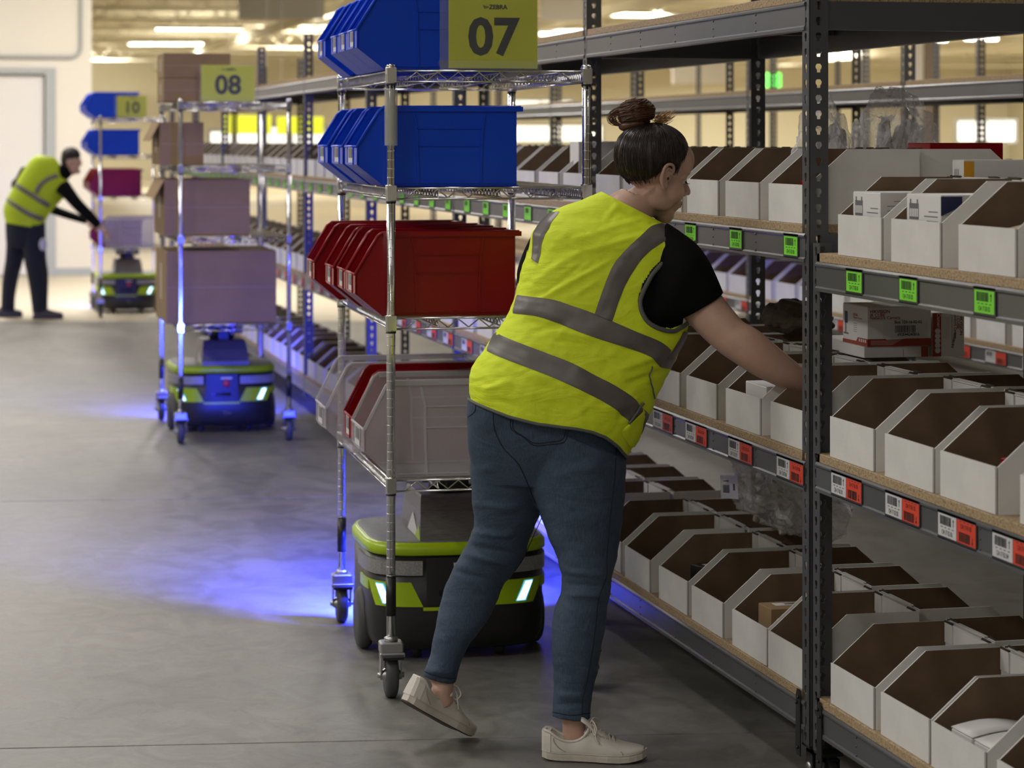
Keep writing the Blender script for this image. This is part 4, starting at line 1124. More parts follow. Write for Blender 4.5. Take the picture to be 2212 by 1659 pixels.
# cart 08 : brown cartons
def brown(org, rz, x, y, z, sx, sy, sz, label, open_top=False):
    """corner origin box with flaps and tape"""
    c, s = math.cos(rz), math.sin(rz)
    t = thing('brown_carton', label, 'carton', (org[0]+c*x-s*y, org[1]+s*x+c*y, z), rz, 'brown cartons on the cart 08')
    b = MB()
    if not open_top: b.bbox(0, sx, 0, sy, 0, sz-.003, .003)
    else:
        th = .005
        b.box(0, sx, 0, th, 0, sz).box(0, sx, sy-th, sy, 0, sz).box(0, th, th, sy-th, 0, sz).box(sx-th, sx, th, sy-th, 0, sz).box(th, sx-th, th, sy-th, 0, th)
    b.build('carton_body', M_CARTON, t)
    if not open_top:
        MB().box(.002, sx-.002, .002, sy/2-.001, sz-.003, sz).build('lid_flap', M_CARTON, t); MB().box(.002, sx-.002, sy/2+.001, sy-.002, sz-.003, sz).build('lid_flap', M_CARTON, t)
    else:
        MB().prism([(0, sz), (.003, sz), (-.05, sz-.10), (-.053, sz-.10)], 'y', .01, sy-.01).build('side_flap', M_CARTON, t)
    MB().box(-.0004, .0, sy*.42, sy*.58, sz*.3, sz*.8).box(0, sx, -.0004, 0, sz*.5-.001, sz*.5+.001).build('tape_strip', mat('tan_tape', (.40, .33, .25), .5), t)
    return t
brown(O8, 0, -.08, .09, TOPS[0]+DZ, .355, .4, .125, 'lower brown carton behind the sign 08 on the top shelf of cart 08')
brown(O8, 0, -.08, .10, TOPS[0]+DZ+.1255, .355, .39, .135, 'upper brown carton, topmost thing on the cart 08')
brown(O8, 0, -.09, .22, TOPS[1]+DZ, .235, .5, .23, 'narrow brown carton on the second shelf of cart 08', True)
brown(O8, 0, -.08, .06, TOPS[2]+DZ, .455, .6, .30, 'large brown carton on the third shelf of cart 08', True)
brown(O8, 0, -.07, .05, TOPS[3]+DZ, .585, .65, .385, 'widest brown carton, on the lowest shelf of cart 08', False)
# cart 10
for y, k in ((.05, 'first'), (.4, 'second'), (.8, 'third')): hopper('blue', O10, 0, -.13, y, TOPS[0]+DZ, 'blue bin beside the sign 10, %s of its shelf' % k, 'bins on the cart 10')
for y, k in ((.03, 'first'), (.4, 'second'), (.8, 'third')): hopper('blue', O10, 0, -.12, y, TOPS[1]+DZ, 'blue bin on the second shelf of cart 10, %s of three' % k, 'bins on the cart 10')
for y, k in ((.03, 'first'), (.4, 'second'), (.8, 'third')): hopper('redw', O10, 0, -.10, y, TOPS[2]+DZ, 'red bin on the third shelf of cart 10, %s of three' % k, 'bins on the cart 10')
hopper('clear', O10, 0, -.0, .03, TOPS[3]+DZ, 'translucent bin glowing blue on the lowest shelf of cart 10', 'bins on the cart 10')
hopper('red', O10, 0, -.06, .5, TOPS[3]+DZ, 'red bin behind the translucent one on the lowest shelf of cart 10', 'bins on the cart 10')

# ------------------------------------------------------------------ robots under the carts
HALF = [(0, -.292), (.10, -.290), (.19, -.275), (.255, -.235), (.283, -.16), (.285, 0), (.285, .16), (.26, .25), (.2, .288), (.1, .292), (0, .292)]
def plan():
    pts = [(x, y) for x, y in HALF]+[(-x, y) for x, y in HALF[-2:0:-1]]
    for _ in range(2):
        q = []
        for i in range(len(pts)):
            a, b = pts[i], pts[(i+1) % len(pts)]
            q += [(a[0]*.75+b[0]*.25, a[1]*.75+b[1]*.25), (a[0]*.25+b[0]*.75, a[1]*.25+b[1]*.75)]
        pts = q
    return pts
PL = plan()
def ring(z, s=1.0, d=0.0):
    out = []
    for x, y in PL:
        r = math.hypot(x, y); k = s+d/r
        out.append((x*k, y*k, z))
    return out
# arc length along the outline from the middle of the front, positive towards +x
_st = min(range(len(PL)), key=lambda i: (abs(PL[i][0])+(0 if PL[i][1] < 0 else 9)))
def at_s(s):
    step = 1 if s >= 0 else -1
    n = len(PL); i = _st; rem = abs(s)+step*PL[_st][0]
    sgn = 1 if PL[(_st+1) % n][0] > PL[_st][0] else -1
    while True:
        j = (i+step*sgn) % n; a, b = PL[i], PL[j]; l = math.hypot(b[0]-a[0], b[1]-a[1])
        if rem <= l:
            f = rem/l; x, y = a[0]+(b[0]-a[0])*f, a[1]+(b[1]-a[1])*f; break
        rem -= l; i = j
    tx, ty = (b[0]-a[0])/l*step, (b[1]-a[1])/l*step
    return (x, y), (ty, -tx)
def band(mb, cs, z0, z1, off, th, mi=0, n=14):
    """panel on the side wall; cs = (s at z0 start, s at z0 end, s at z1 start, s at z1 end)"""
    rows = []
    for k in range(n+1):
        f = k/n; col_ = []
        for z, sa, sb in ((z0, cs[0], cs[1]), ((z0+z1)/2, (cs[0]+cs[2])/2, (cs[1]+cs[3])/2), (z1, cs[2], cs[3])):
            (x, y), (nx, ny) = at_s(sa+(sb-sa)*f); l = math.hypot(nx, ny); nx, ny = nx/l, ny/l
            col_.append(((x+nx*off, y+ny*off, z), (x+nx*(off-th), y+ny*(off-th), z)))
        rows.append([c[0] for c in col_]+[c[1] for c in reversed(col_)])
    mb.loft(rows, mi)
    return mb
def robot(label, org, rz, lamp_on, y0=.44):
    c, s = math.cos(rz), math.sin(rz); x, y = CW/2, y0+.292
    t = thing('cart_robot', label, 'robot', (org[0]+c*x-s*y, org[1]+s*x+c*y, 0), rz, 'mobile robots under the carts')
    MB().loft([ring(.035, d=-.035), ring(.045, d=-.02), ring(.075, d=-.006), ring(.14, d=-.001), ring(.17, d=-.004), ring(.331, d=-.006)], 0, True).build('base_body', M_ROBOTB, t)
    MB().loft([ring(.327, d=-.004), ring(.331, d=.004), ring(.352, d=.004), ring(.364, d=-.006), ring(.366, d=-.016)], 0, True).build('rim_band', M_LIME, t)
    MB().loft([ring(.3655, d=-.015), ring(.3675, d=-.018), ring(.3685, d=-.025)], 0, False).build('top_deck', M_DECK, t)
    fx = MB().mesh('x', M_LIME)
    for sg in (-1, 1):
        band(MB(), (sg*.10, sg*.47, sg*.10, sg*.47), .268, .312, .003, .006).build('reflective_strip', M_REFL, t)
        p = band(MB(), (sg*.098, sg*.255, sg*.135, sg*.30), .172, .246, .003, .006).build('side_panel', M_LIME, t)
        band(MB(), (sg*.30, sg*.42, sg*.30, sg*.42), .214, .246, .003, .006, n=8).build('rear_side_panel', M_LIME, t)
        h = band(MB(), (sg*.196, sg*.222, sg*.226, sg*.250), .182, .238, .006, .006, n=4).build('headlight', M_HEAD, t)
        band(MB(), (sg*.192, sg*.226, sg*.222, sg*.254), .179, .241, .0046, .004, n=4).build('headlight_bezel', M_HEADRIM, h)
        # drive wheel bulging out of the flank
        MB().lathe([(.03, -.022), (.085, -.022), (.095, -.012), (.097, 0), (.095, .012), (.085, .022), (.03, .022)], (sg*.272, -.02, .097), 'x', 36).build('drive_wheel', M_GREYRUB, t)
        for yy in (-.20, .2): 
            MB().lathe([(.01, -.012), (.024, -.012), (.026, 0), (.024, .012), (.01, .012)], (sg*.13, yy, .026), 'x', 16).box(sg*.13-.016, sg*.13+.016, yy-.012, yy+.012, .03, .05).build('swivel_wheel', M_RUBBER, t)
    band(MB(), (-.098, .098, -.098, .098), .160, .170, .003, .006).build('chin_strip', M_LIME, t)
    fp = band(MB(), (-.088, .088, -.088, .088), .176, .322, .004, .006).build('front_panel', M_ROBOTB, t)
    band(MB(), (-.05, .05, -.05, .05), .205, .222, .007, .004).build('scanner_window', M_SCAN, fp)
    MB().lathe([(.004, -.018), (.017, -.018), (.019, -.012), (.012, -.006), (.012, 0), (.004, 0)], (0, -.296, .272), 'y', 20).build('stop_button', M_REDB, fp)
    MB().box(-.03, .03, -.302, -.296, .296, .306).build('name_strip', M_PAPER, fp)
    e = MB()
    for k in range(4): e.tube([(-.02+k*.009, -.291, .125-k*.004), (-.012+k*.009, -.2912, .110), (-.006+k*.008, -.291, .095+k*.003)], .0018, 5)
    e.ell((.022, -.291, .108), (.005, .002, .005), 10, 8)
    e.build('striped_emblem', M_DECK, t)
    # gently sloping column that carries the cart
    z0 = .368
    co = MB()
    rows = []
    for z, yf, yb, wx in ((z0, -.262, .13, .128), (z0+.022, -.258, .13, .128), (z0+.085, -.225, .12, .122), (z0+.125, -.19, .10, .116), (z0+.132, -.18, .09, .112)):
        rows.append([(-wx, yf, z), (wx, yf, z), (wx, yb, z), (-wx, yb, z)])
    co.loft(rows); cc = co.build('lift_column', M_COLUMN, t)
    for sg in (-1, 1):
        st_ = MB(); xx = sg*.1287
        st_.add([(xx, -.235, z0+.004), (xx, .0, z0+.004), (xx*.985, -.10, z0+.07)], [(0, 1, 2)], 0)
        st_.add([(xx*1.001, -.255, z0+.002), (xx*1.001, -.15, z0+.002), (xx*.992, -.225, z0+.045)], [(0, 1, 2)], 1)
        st_.build('column_decal', [M_PAPER, M_LIME], cc)
    m = MB().cyl((0, -.06, z0+.13), (0, -.06, .565), .07, 24).bbox(-.11, .11, -.15, .10, .566, .588, .003)
    for sx in (-.085, .085): m.bbox(sx-.022, sx+.022, -.16, -.10, .535, .566, .003)
    m.bbox(-.03, .03, -.15, -.10, .50, .566, .003)
    m.build('lift_plate', M_BLACK, t)
    for sx in (-.075, .045): MB().cyl((sx, -.168, .527), (sx, -.16, .55), .007, 10).build('spring_knob', M_ZINC, t)
    # blue safety lamp on the back
    MB().box(-.20, .20, .296, .300, .285, .30).build('blue_rear_lamp', M_BLUEBEAM, t)
    wl = Vector((c*x-s*(y+.305)+org[0], s*x+c*(y+.305)+org[1], .30))
    l = area('blue_lamp', wl, (math.radians(57), 0, rz), .40, .05, 110*lamp_on, (.03, .05, 1.0), math.radians(108)); l.parent = t
    l.matrix_parent_inverse = t.matrix_basis.inverted()
    return t
M_REFL = mat('silver_honeycomb', (.30, .30, .30), .45, metal=.3, noise=.3, nscale=260, bump=.3, bscale=260)
M_SCAN = mat('dark_glass', (.005, .006, .006), .05)
M_REDB = mat('red_button', (.5, .02, .02), .35)
robot('lime and black robot under the cart 07, partly behind the woman\'s legs', O7, RZ7, 2.2)
robot('lime and black robot lit blue, under the cart 08', O8, 0, .6, .40)
robot('lime and black robot with two bright lamps under the cart 10', O10, 0, .18, .45)

# ------------------------------------------------------------------ people
def crom(P, n):
    """Catmull-Rom resample of rows of numbers"""
    P = np.array(P, float); m = len(P); out = []
    for k in range(n):
        t = (m-1)*k/(n-1); i = min(int(t), m-2); f = t-i
        p0, p1, p2, p3 = P[max(i-1, 0)], P[i], P[i+1], P[min(i+2, m-1)]
        out.append(.5*((2*p1)+(-p0+p2)*f+(2*p0-5*p1+4*p2-p3)*f*f+(-p0+3*p1-3*p2+p3)*f**3))
    return np.array(out)
class Loft:
    """rows: Lx, Ly, Rx, Ry (photo pixels of the two sides), Z centre, half thickness along the view"""
    def __init__(s, rows, folds=(), ex=2.3): s.rows = rows; s.folds = folds; s.ex = ex; s.tab = crom(rows, 400)
    def row(s, t):
        x = min(max(t, 0), 1)*399; i = min(int(x), 398); f = x-i; return s.tab[i]*(1-f)+s.tab[i+1]*f
    def base(s, t, phi, grow=0.0):
        r = s.row(t); L, R = W(r[0], r[1], r[4]), W(r[2], r[3], r[4])
        c = (L+R)/2; a = (R-L)/2; b = -DV*r[5]; al = a.length
        a = a*((al+grow)/al); b = b*((r[5]+grow)/r[5])
        cs, sn = math.cos(phi), math.sin(phi); e = 2/s.ex
        return c+a*math.copysign(abs(cs)**e, cs)+b*math.copysign(abs(sn)**e, sn), c
    def pt(s, t, phi, grow=0.0):
        p, c = s.base(t, phi, grow)
        if s.folds:
            px, py, Z = proj(p); d = 0
            for (x0, y0, x1, y1, wd, am) in s.folds:
                vx, vy = x1-x0, y1-y0; L2 = vx*vx+vy*vy; q = ((px-x0)*vx+(py-y0)*vy)/L2
                if -.1 < q < 1.1:
                    dist = abs((px-x0)*vy-(py-y0)*vx)/math.sqrt(L2); env = max(0, 1-abs(2*q-1)**3) if 0 < q < 1 else 0
                    d += am*math.exp(-(dist/wd)**2)*env
            d += .0035*mnoise.noise(Vector((px*.018, py*.03, (phi > PI)*5)))+.0016*mnoise.noise(Vector((px*.05, py*.07, 9)))
            n = (p-c); n.normalize(); p = p+n*d
        return p
    def find(s, px, py):
        """surface coordinates (t, phi) of the camera side point under a photo pixel"""
        T = s.tab; dx, dy = T[:, 2]-T[:, 0], T[:, 3]-T[:, 1]
        cr = (px-T[:, 0])*dy-(py-T[:, 1])*dx
        sc = ((px-T[:, 0])*dx+(py-T[:, 1])*dy)/(dx*dx+dy*dy)
        best = None
        for i in range(len(cr)-1):
            if cr[i] == 0 or cr[i]*cr[i+1] < 0:
                f = cr[i]/(cr[i]-cr[i+1]); sv = sc[i]*(1-f)+sc[i+1]*f; pen = max(0, -sv, sv-1)
                if best is None or pen < best[0]-1e-6: best = (pen, (i+f)/399, sv)
        if best is None: i = int(np.argmin(np.abs(cr))); best = (0, i/399, sc[i])
        x = max(-1, min(1, 2*best[2]-1)); cs = math.copysign(abs(x)**(s.ex/2), x)
        return best[1], math.acos(cs)
    def at(s, px, py, off=0.0):
        t, ph = s.find(px, py); return s.pt(t, ph, off)
    def grid(s, mb, n, m, mi=0, cap=True, grow=0.0, smooth=True):
        rings = [[s.pt(i/(n-1), 2*PI*k/m, grow) for k in range(m)] for i in range(n)]
        return mb.loft(rings, mi, smooth, cap)
def remesh(name, mb, vox, smooth, mats, it=6):
    me = mb.mesh(name, mats[0]); o = bpy.data.objects.new(name, me); C.objects.link(o)
    r = o.modifiers.new('r', 'REMESH'); r.mode = 'VOXEL'; r.voxel_size = vox
    if smooth:
        q = o.modifiers.new('s', 'SMOOTH'); q.factor = smooth; q.iterations = it
    bpy.context.view_layer.update()
    out = bpy.data.meshes.new_from_object(o.evaluated_get(bpy.context.evaluated_depsgraph_get()))
    bpy.data.objects.remove(o); out.name = name
    out.materials.clear()
    for m in mats: out.materials.append(m)
    out.polygons.foreach_set('use_smooth', [True]*len(out.polygons)); out.update()
    return out
def bvh_of(me): return BVHTree.FromPolygons([v.co.copy() for v in me.vertices], [tuple(p.vertices) for p in me.polygons])
def cast(bvh, px, py, off=.001):
    d = (W(px, py, 5)-CAMP).normalized(); h = bvh.ray_cast(CAMP, d)
    if h[0] is None: return None
    n = h[1] if h[1].dot(d) < 0 else -h[1]
    return h[0]+n*off
def seam(mb, bvh, pts, r=.0011, off=.0006, n=40, mi=0):
    q = crom(pts, n); out = [cast(bvh, a, b, off) for a, b in q]; out = [p for p in out if p is not None]
    if len(out) > 2: mb.tube(out, r, 6, mi)
def ribbon(mb, lf, A, B, off=.0022, n=48, m=7, mi=0, mirror=False):
    a, b = crom(A, n), crom(B, n); rows = []
    for i in range(n):
        r = []
        for j in range(m):
            f = j/(m-1); px, py = a[i]*(1-f)+b[i]*f; t, ph = lf.find(px, py)
            r.append(lf.pt(t, -ph if mirror else ph, off if 0 < j < m-1 else off*.3))
        rows.append(r)
    vs = [p for r in rows for p in r]
    mb.add(vs, [(i*m+j, i*m+j+1, (i+1)*m+j+1, (i+1)*m+j) for i in range(n-1) for j in range(m-1)], mi, True)
def inpoly(x, y, P):
    c = False; j = len(P)-1
    for i in range(len(P)):
        if (P[i][1] > y) != (P[j][1] > y) and x < (P[j][0]-P[i][0])*(y-P[i][1])/(P[j][1]-P[i][1])+P[i][0]: c = not c
        j = i
    return c
def limb(mb, pts, n=24, seg=20, mi=0):
    """pts: (px, py, Z, radius)"""
    q = crom(pts, n); mb.tube([W(a, b, c) for a, b, c, r in q], [max(r, .002) for a, b, c, r in q], seg, mi)
def hand(mb, wrist, fwd, side, up, sc=1.0, curl=.5):
    """five fingers on a palm; fwd: to the fingertips, side: to the thumb, up: back of the hand"""
    w0 = Vector(wrist)
    def P(f, s_, u): return w0+(fwd*f+side*s_+up*u)*sc
    mb.loft([[P(f, sx*wd, u*th) for sx, u in ((1, .6), (.6, 1), (-.6, 1), (-1, .6), (-1, -.6), (-.6, -1), (.6, -1), (1, -.6))] for f, wd, th in ((-.01, .026, .018), (.02, .032, .016), (.06, .040, .014), (.092, .040, .011))], 0, True)
    for k, (s0, ln) in enumerate(((.030, .070), (.010, .078), (-.010, .072), (-.029, .057))):
        a = 0; f, u = .088, 0; pts = [P(f-.02, s0, 0)]; rr = [.009*sc]
        for j, part in enumerate((.45, .30, .25)):
            a += curl*(.5+.35*j); f += ln*part*math.cos(a); u -= ln*part*math.sin(a); pts.append(P(f, s0*1.05, u)); rr.append((.0088-.0009*j)*sc)
        mb.tube(pts, rr, 10)
    mb.tube([P(.02, .026, -.004), P(.048, .050, -.012), P(.070, .056, -.022), P(.088, .052, -.032)], [.0125*sc, .011*sc, .0098*sc, .008*sc], 10)

# ---------- the bending woman
woman = thing('person', 'woman in a fluorescent vest and blue jeans bending to reach into the rack', 'person', W(1235, 1640, 6.5)*1.0, 0)
woman.location.z = 0
wl = woman.location.copy()
def attach(o): o.location = -Vector(wl); return o   # meshes are built in hall coordinates
def wlink(name, me, parent=None):
    o = bpy.data.objects.new(name, me); C.objects.link(o); o.parent = parent or woman
    if not parent: o.location = -Vector(wl)
    return o
FOLDS = [(1130, 668, 1345, 548, 7, .006), (1140, 720, 1240, 690, 8, -.006), (1150, 610, 1260, 540, 9, .004), (1200, 560, 1420, 500, 8, .0035), (1240, 640, 1300, 600, 6, .003),
         (1215, 470, 1330, 470, 10, -.004), (1230, 520, 1390, 470, 7, .003), (1130, 690, 1215, 715, 9, -.007), (1160, 705, 1300, 735, 8, .005), (1300, 745, 1420, 770, 9, -.006), (1330, 800, 1440, 760, 9, .007),
         (1350, 830, 1440, 800, 7, -.006), (1120, 800, 1300, 850, 14, .006), (1040, 845, 1110, 820, 8, .006), (1060, 860, 1120, 880, 8, -.004), (1240, 900, 1290, 860, 8, .003), (1330, 905, 1400, 870, 10, -.008),
         (1300, 480, 1340, 440, 8, .004), (1170, 640, 1270, 560, 5, -.003), (1200, 735, 1260, 745, 5, -.004), (1330, 460, 1400, 500, 6, .003)]
VR = [(1013, 862, 1354, 990, 6.55, .150), (1018, 800, 1398, 906, 6.55, .150), (1052, 745, 1428, 838, 6.56, .142), (1092, 688, 1466, 762, 6.57, .132), (1112, 640, 1488, 700, 6.58, .130), (1128, 580, 1492, 640, 6.59, .130),
      (1142, 530, 1500, 585, 6.60, .125), (1158, 490, 1508, 540, 6.60, .112), (1196, 456, 1492, 515, 6.61, .092), (1250, 434, 1462, 498, 6.62, .074), (1300, 414, 1440, 486, 6.63, .062)]
vest = Loft(VR, FOLDS, 2.25)
ARM = [(1500, 521), (1468, 533), (1436, 553), (1408, 580), (1388, 612), (1377, 645), (1381, 672), (1398, 694), (1424, 707), (1450, 712), (1472, 704), (1490, 690), (1512, 660), (1530, 600), (1525, 540)]
ARMC = [(a+(1455-a)*.02, b+(625-b)*.02) for a, b in ARM]
HEM = sorted([vest.find(a, b)[::-1] for a, b in ((1060, 876), (1100, 889), (1160, 903), (1200, 908), (1240, 913), (1275, 921), (1305, 934), (1332, 957), (1346, 975))])
def hem_t(ph):
    ph = ph % (2*PI)
    pts_ = [(0, 0)]+HEM+[(PI, 0), (2*PI, 0)]
    for (a, va), (c, vc) in zip(pts_, pts_[1:]):
        if a <= ph <= c: return va+(vc-va)*(ph-a)/max(c-a, 1e-6)
    return 0
mb = MB(); n, m = 310, 380
rings = [[vest.pt(hem_t(2*PI*k/m)+(1-hem_t(2*PI*k/m))*i/(n-1), 2*PI*k/m) for k in range(m)] for i in range(n)]
vs = [p for r in rings for p in r]; fs = []
ARML = [(1150, 500), (1120, 560), (1130, 615), (1150, 560), (1165, 500)]
for i in range(n-1):
    for k in range(m):
        j = (k+1) % m; ph = 2*PI*(k+.5)/m; cpt = (rings[i][k]+rings[i+1][j])/2; px, py, _ = proj(cpt)
        if inpoly(px, py, ARMC) and ph < PI: continue
        if ph > PI and (px > 1405 and 520 < py < 700): continue     # the same opening seen from the front
        fs.append((i*m+k, (i+1)*m+k, (i+1)*m+j, i*m+j))
mb.add(vs, fs, 0, True)
vo = wlink('vest', mb.mesh('vest', M_VEST)); so = vo.modifiers.new('cloth thickness', 'SOLIDIFY'); so.thickness = .0016; so.offset = -1
# binding of hem, neck and armhole
mb = MB(); mb.tube([vest.pt(hem_t(2*PI*k/160), 2*PI*k/160, .001)+Vector((0, 0, .001)) for k in range(160)], .0042, 8, closed=True); mb.build('hem_binding', M_PIPE, vo)
mb = MB(); mb.tube([vest.at(a, b, .001) for a, b in crom(ARMC[:12], 70)], .0062, 8); mb.build('armhole_binding', M_PIPE, vo)
TP = [('A', [(1118, 635), (1190, 641), (1240, 656), (1280, 670), (1318, 686), (1372, 710), (1421, 731), (1445, 752)], [(1109, 674), (1161, 678), (1218, 697), (1285, 722), (1350, 743), (1388, 757), (1408, 772), (1424, 788)], True),
      ('B', [(1071, 717), (1150, 743), (1231, 773), (1280, 799), (1322, 821), (1362, 848), (1385, 874), (1400, 892)], [(1052, 755), (1127, 780), (1186, 801), (1254, 832), (1312, 864), (1355, 900), (1372, 928), (1380, 945)], True),
      ('C', [(1281, 671), (1299, 618), (1318, 572), (1340, 543), (1383, 502), (1405, 486), (1432, 480)], [(1318, 686), (1340, 624), (1367, 575), (1391, 545), (1421, 524), (1440, 513), (1462, 504)], False),
      ('D', [(1147, 556), (1150, 520), (1160, 487), (1183, 460)], [(1162, 566), (1173, 516), (1188, 484), (1210, 456)], False),
      ('E', [(1424, 788), (1440, 765), (1458, 735), (1474, 712)], [(1448, 794), (1460, 768), (1474, 742), (1487, 716)], False)]
for nm, A, B, wrap in TP:
    mb = MB(); ribbon(mb, vest, A, B, .0036)
    if wrap: ribbon(mb, vest, A, B, .0036, mirror=True)
    mb.build('reflective_tape', M_TAPE, vo)
# seam and side pocket flap
mb = MB(); mb.tube([vest.at(a, b, .004) for a, b in crom([(1402, 783), (1399, 812), (1404, 832), (1410, 856)], 20)], .002, 6)
mb.tube([vest.at(a, b, .005) for a, b in crom([(1386, 863), (1370, 882), (1352, 905)], 16)], .0035, 6); mb.build('pocket_binding', M_PIPE, vo)
mb = MB(); ribbon(mb, vest, [(1352, 908), (1338, 922), (1350, 945), (1360, 960)], [(1386, 875), (1392, 900), (1384, 930), (1368, 962)], .006, 16); mb.build('pocket_flap', M_VEST, vo)

# body under the clothes: one continuous figure
HC = W(1411, 372, 6.66)
Fh = (RV*.88-UV*.27+DV*.40).normalized(); Uh = RV*.27+UV*.96+DV*.05; Uh = (Uh-Fh*Uh.dot(Fh)).normalized(); Sh = Fh.cross(Uh)   # face, crown, side
if Sh.dot(DV) > 0: Sh = -Sh     # Sh points to the ear that the camera sees
HS = 1.05
def HP_(s_, f, u): return HC+(Sh*s_+Fh*f+Uh*u)*HS
Rh = Matrix((Sh, Fh, Uh)).transposed()
body = MB()
def he(s_, f, u, r, n=24, m=16): body.ell(HP_(s_, f, u), tuple(x*HS for x in r), n, m, 0, Rh)
he(0, -.012, .032, (.073, .092, .082)); he(0, .028, -.028, (.058, .060, .082)); he(0, .061, -.094, (.026, .027, .024)); he(0, .052, .045, (.058, .046, .050))
for sg in (-1, 1):
    he(sg*.040, .050, -.035, (.022, .030, .032)); he(sg*.045, .015, -.068, (.017, .040, .024)); he(sg*.030, .072, .022, (.024, .012, .008))
he(0, .080, -.062, (.024, .015, .022)); he(0, .0945, -.053, (.017, .0085, .0048)); he(0, .0935, -.0640, (.016, .0085, .0054))
body.tube([HP_(0, .078, .018), HP_(0, .091, .0), HP_(0, .108, -.022), HP_(0, .109, -.031)], [.0085*HS, .0085*HS, .0105*HS, .0095*HS], 12)
for sg in (-1, 1): he(sg*.031, .0665, .0085, (.0155, .0135, .0125))
for sg in (-1, 1): he(sg*.011, .095, -.031, (.0075, .009, .007))
# neck
body.tube([HP_(0, -.028, -.055), W(1385, 425, 6.65), W(1358, 452, 6.64), W(1335, 500, 6.62)], [.056, .054, .064, .085], 24)
tor = Loft([(r[0]+(r[2]-r[0])*.07, r[1]+(r[3]-r[1])*.07, r[2]-(r[2]-r[0])*.07, r[3]-(r[3]-r[1])*.07, r[4], r[5]*.86) for r in VR[1:9]], (), 2.2)
tor.grid(body, 40, 40)
# arm reaching into the rack and its hand
RA = [(1450, 600, 6.60, .062), (1490, 632, 6.57, .060), (1545, 693, 6.52, .0545), (1580, 728, 6.50, .051), (1612, 748, 6.49, .0525), (1650, 776, 6.49, .049), (1700, 808, 6.50, .040), (1736, 828, 6.52, .033), (1758, 840, 6.53, .028)]
limb(body, RA, 40, 24)
wr = W(1758, 840, 6.53); fw = (W(1790, 872, 6.53)-wr).normalized()
up_ = (UV-fw*UV.dot(fw)).normalized(); sd = fw.cross(up_)
hand(body, wr, fw, sd, up_, .92, .55)
# other arm, hidden in front of the body
LA = [(1186, 530, 6.62, .048), (1164, 585, 6.66, .043), (1146, 640, 6.70, .043), (1142, 690, 6.78, .041), (1175, 716, 6.86, .038), (1235, 712, 6.92, .030)]
limb(body, LA, 34, 22)
w2 = W(1245, 710, 6.93); f2 = (RV*.9+UV*.15+DV*.2).normalized(); u2 = (UV-f2*UV.dot(f2)).normalized()
hand(body, w2, f2, -f2.cross(u2), u2, .92, .7)
# legs
LEGR = [(1128, 890, 1352, 985, 6.55, .135), (1120, 960, 1352, 1010, 6.55, .132), (1140, 1040, 1351, 1060, 6.54, .118), (1166, 1110, 1346, 1110, 6.53, .105), (1185, 1160, 1339, 1165, 6.52, .096), (1201, 1200, 1331, 1212, 6.51, .088),
        (1213, 1240, 1322, 1246, 6.50, .080), (1211, 1280, 1317, 1282, 6.50, .076), (1197, 1318, 1312, 1320, 6.50, .076), (1192, 1386, 1301, 1388, 6.50, .072), (1195, 1440, 1291, 1445, 6.50, .060), (1195, 1500, 1279, 1500, 6.50, .052), (1193, 1545, 1275, 1552, 6.50, .050)]
LEGL = [(1010, 868, 1170, 900, 6.56, .125), (1009, 920, 1190, 950, 6.57, .125), (1014, 990, 1176, 1040, 6.59, .112), (1020, 1080, 1170, 1100, 6.62, .098), (1024, 1134, 1152, 1140, 6.64, .088), (1004, 1182, 1132, 1202, 6.65, .080),
        (978, 1230, 1106, 1242, 6.66, .074), (960, 1272, 1090, 1262, 6.66, .071), (947, 1322, 1066, 1318, 6.65, .070), (936, 1380, 1036, 1362, 6.64, .064), (928, 1420, 1010, 1398, 6.63, .054), (918, 1446, 992, 1442, 6.62, .047), (913, 1457, 984, 1476, 6.62, .045)]
def shrink(rows, k, dk): return [(r[0]+(r[2]-r[0])*k, r[1]+(r[3]-r[1])*k, r[2]-(r[2]-r[0])*k, r[3]-(r[3]-r[1])*k, r[4], r[5]*dk) for r in rows]
for R_ in (LEGR, LEGL): Loft(shrink(R_, .10, .80)).grid(body, 60, 28)
limb(body, [(1238, 1520, 6.50, .034), (1240, 1570, 6.50, .030), (1243, 1600, 6.50, .034), (1262, 1612, 6.50, .030)], 12, 20)
limb(body, [(945, 1440, 6.62, .036), (957, 1478, 6.615, .028), (952, 1502, 6.60, .029), (962, 1525, 6.60, .026)], 12, 20)
bo = wlink('body', remesh('body', body, .0042, .5, [M_SKIN], 5))

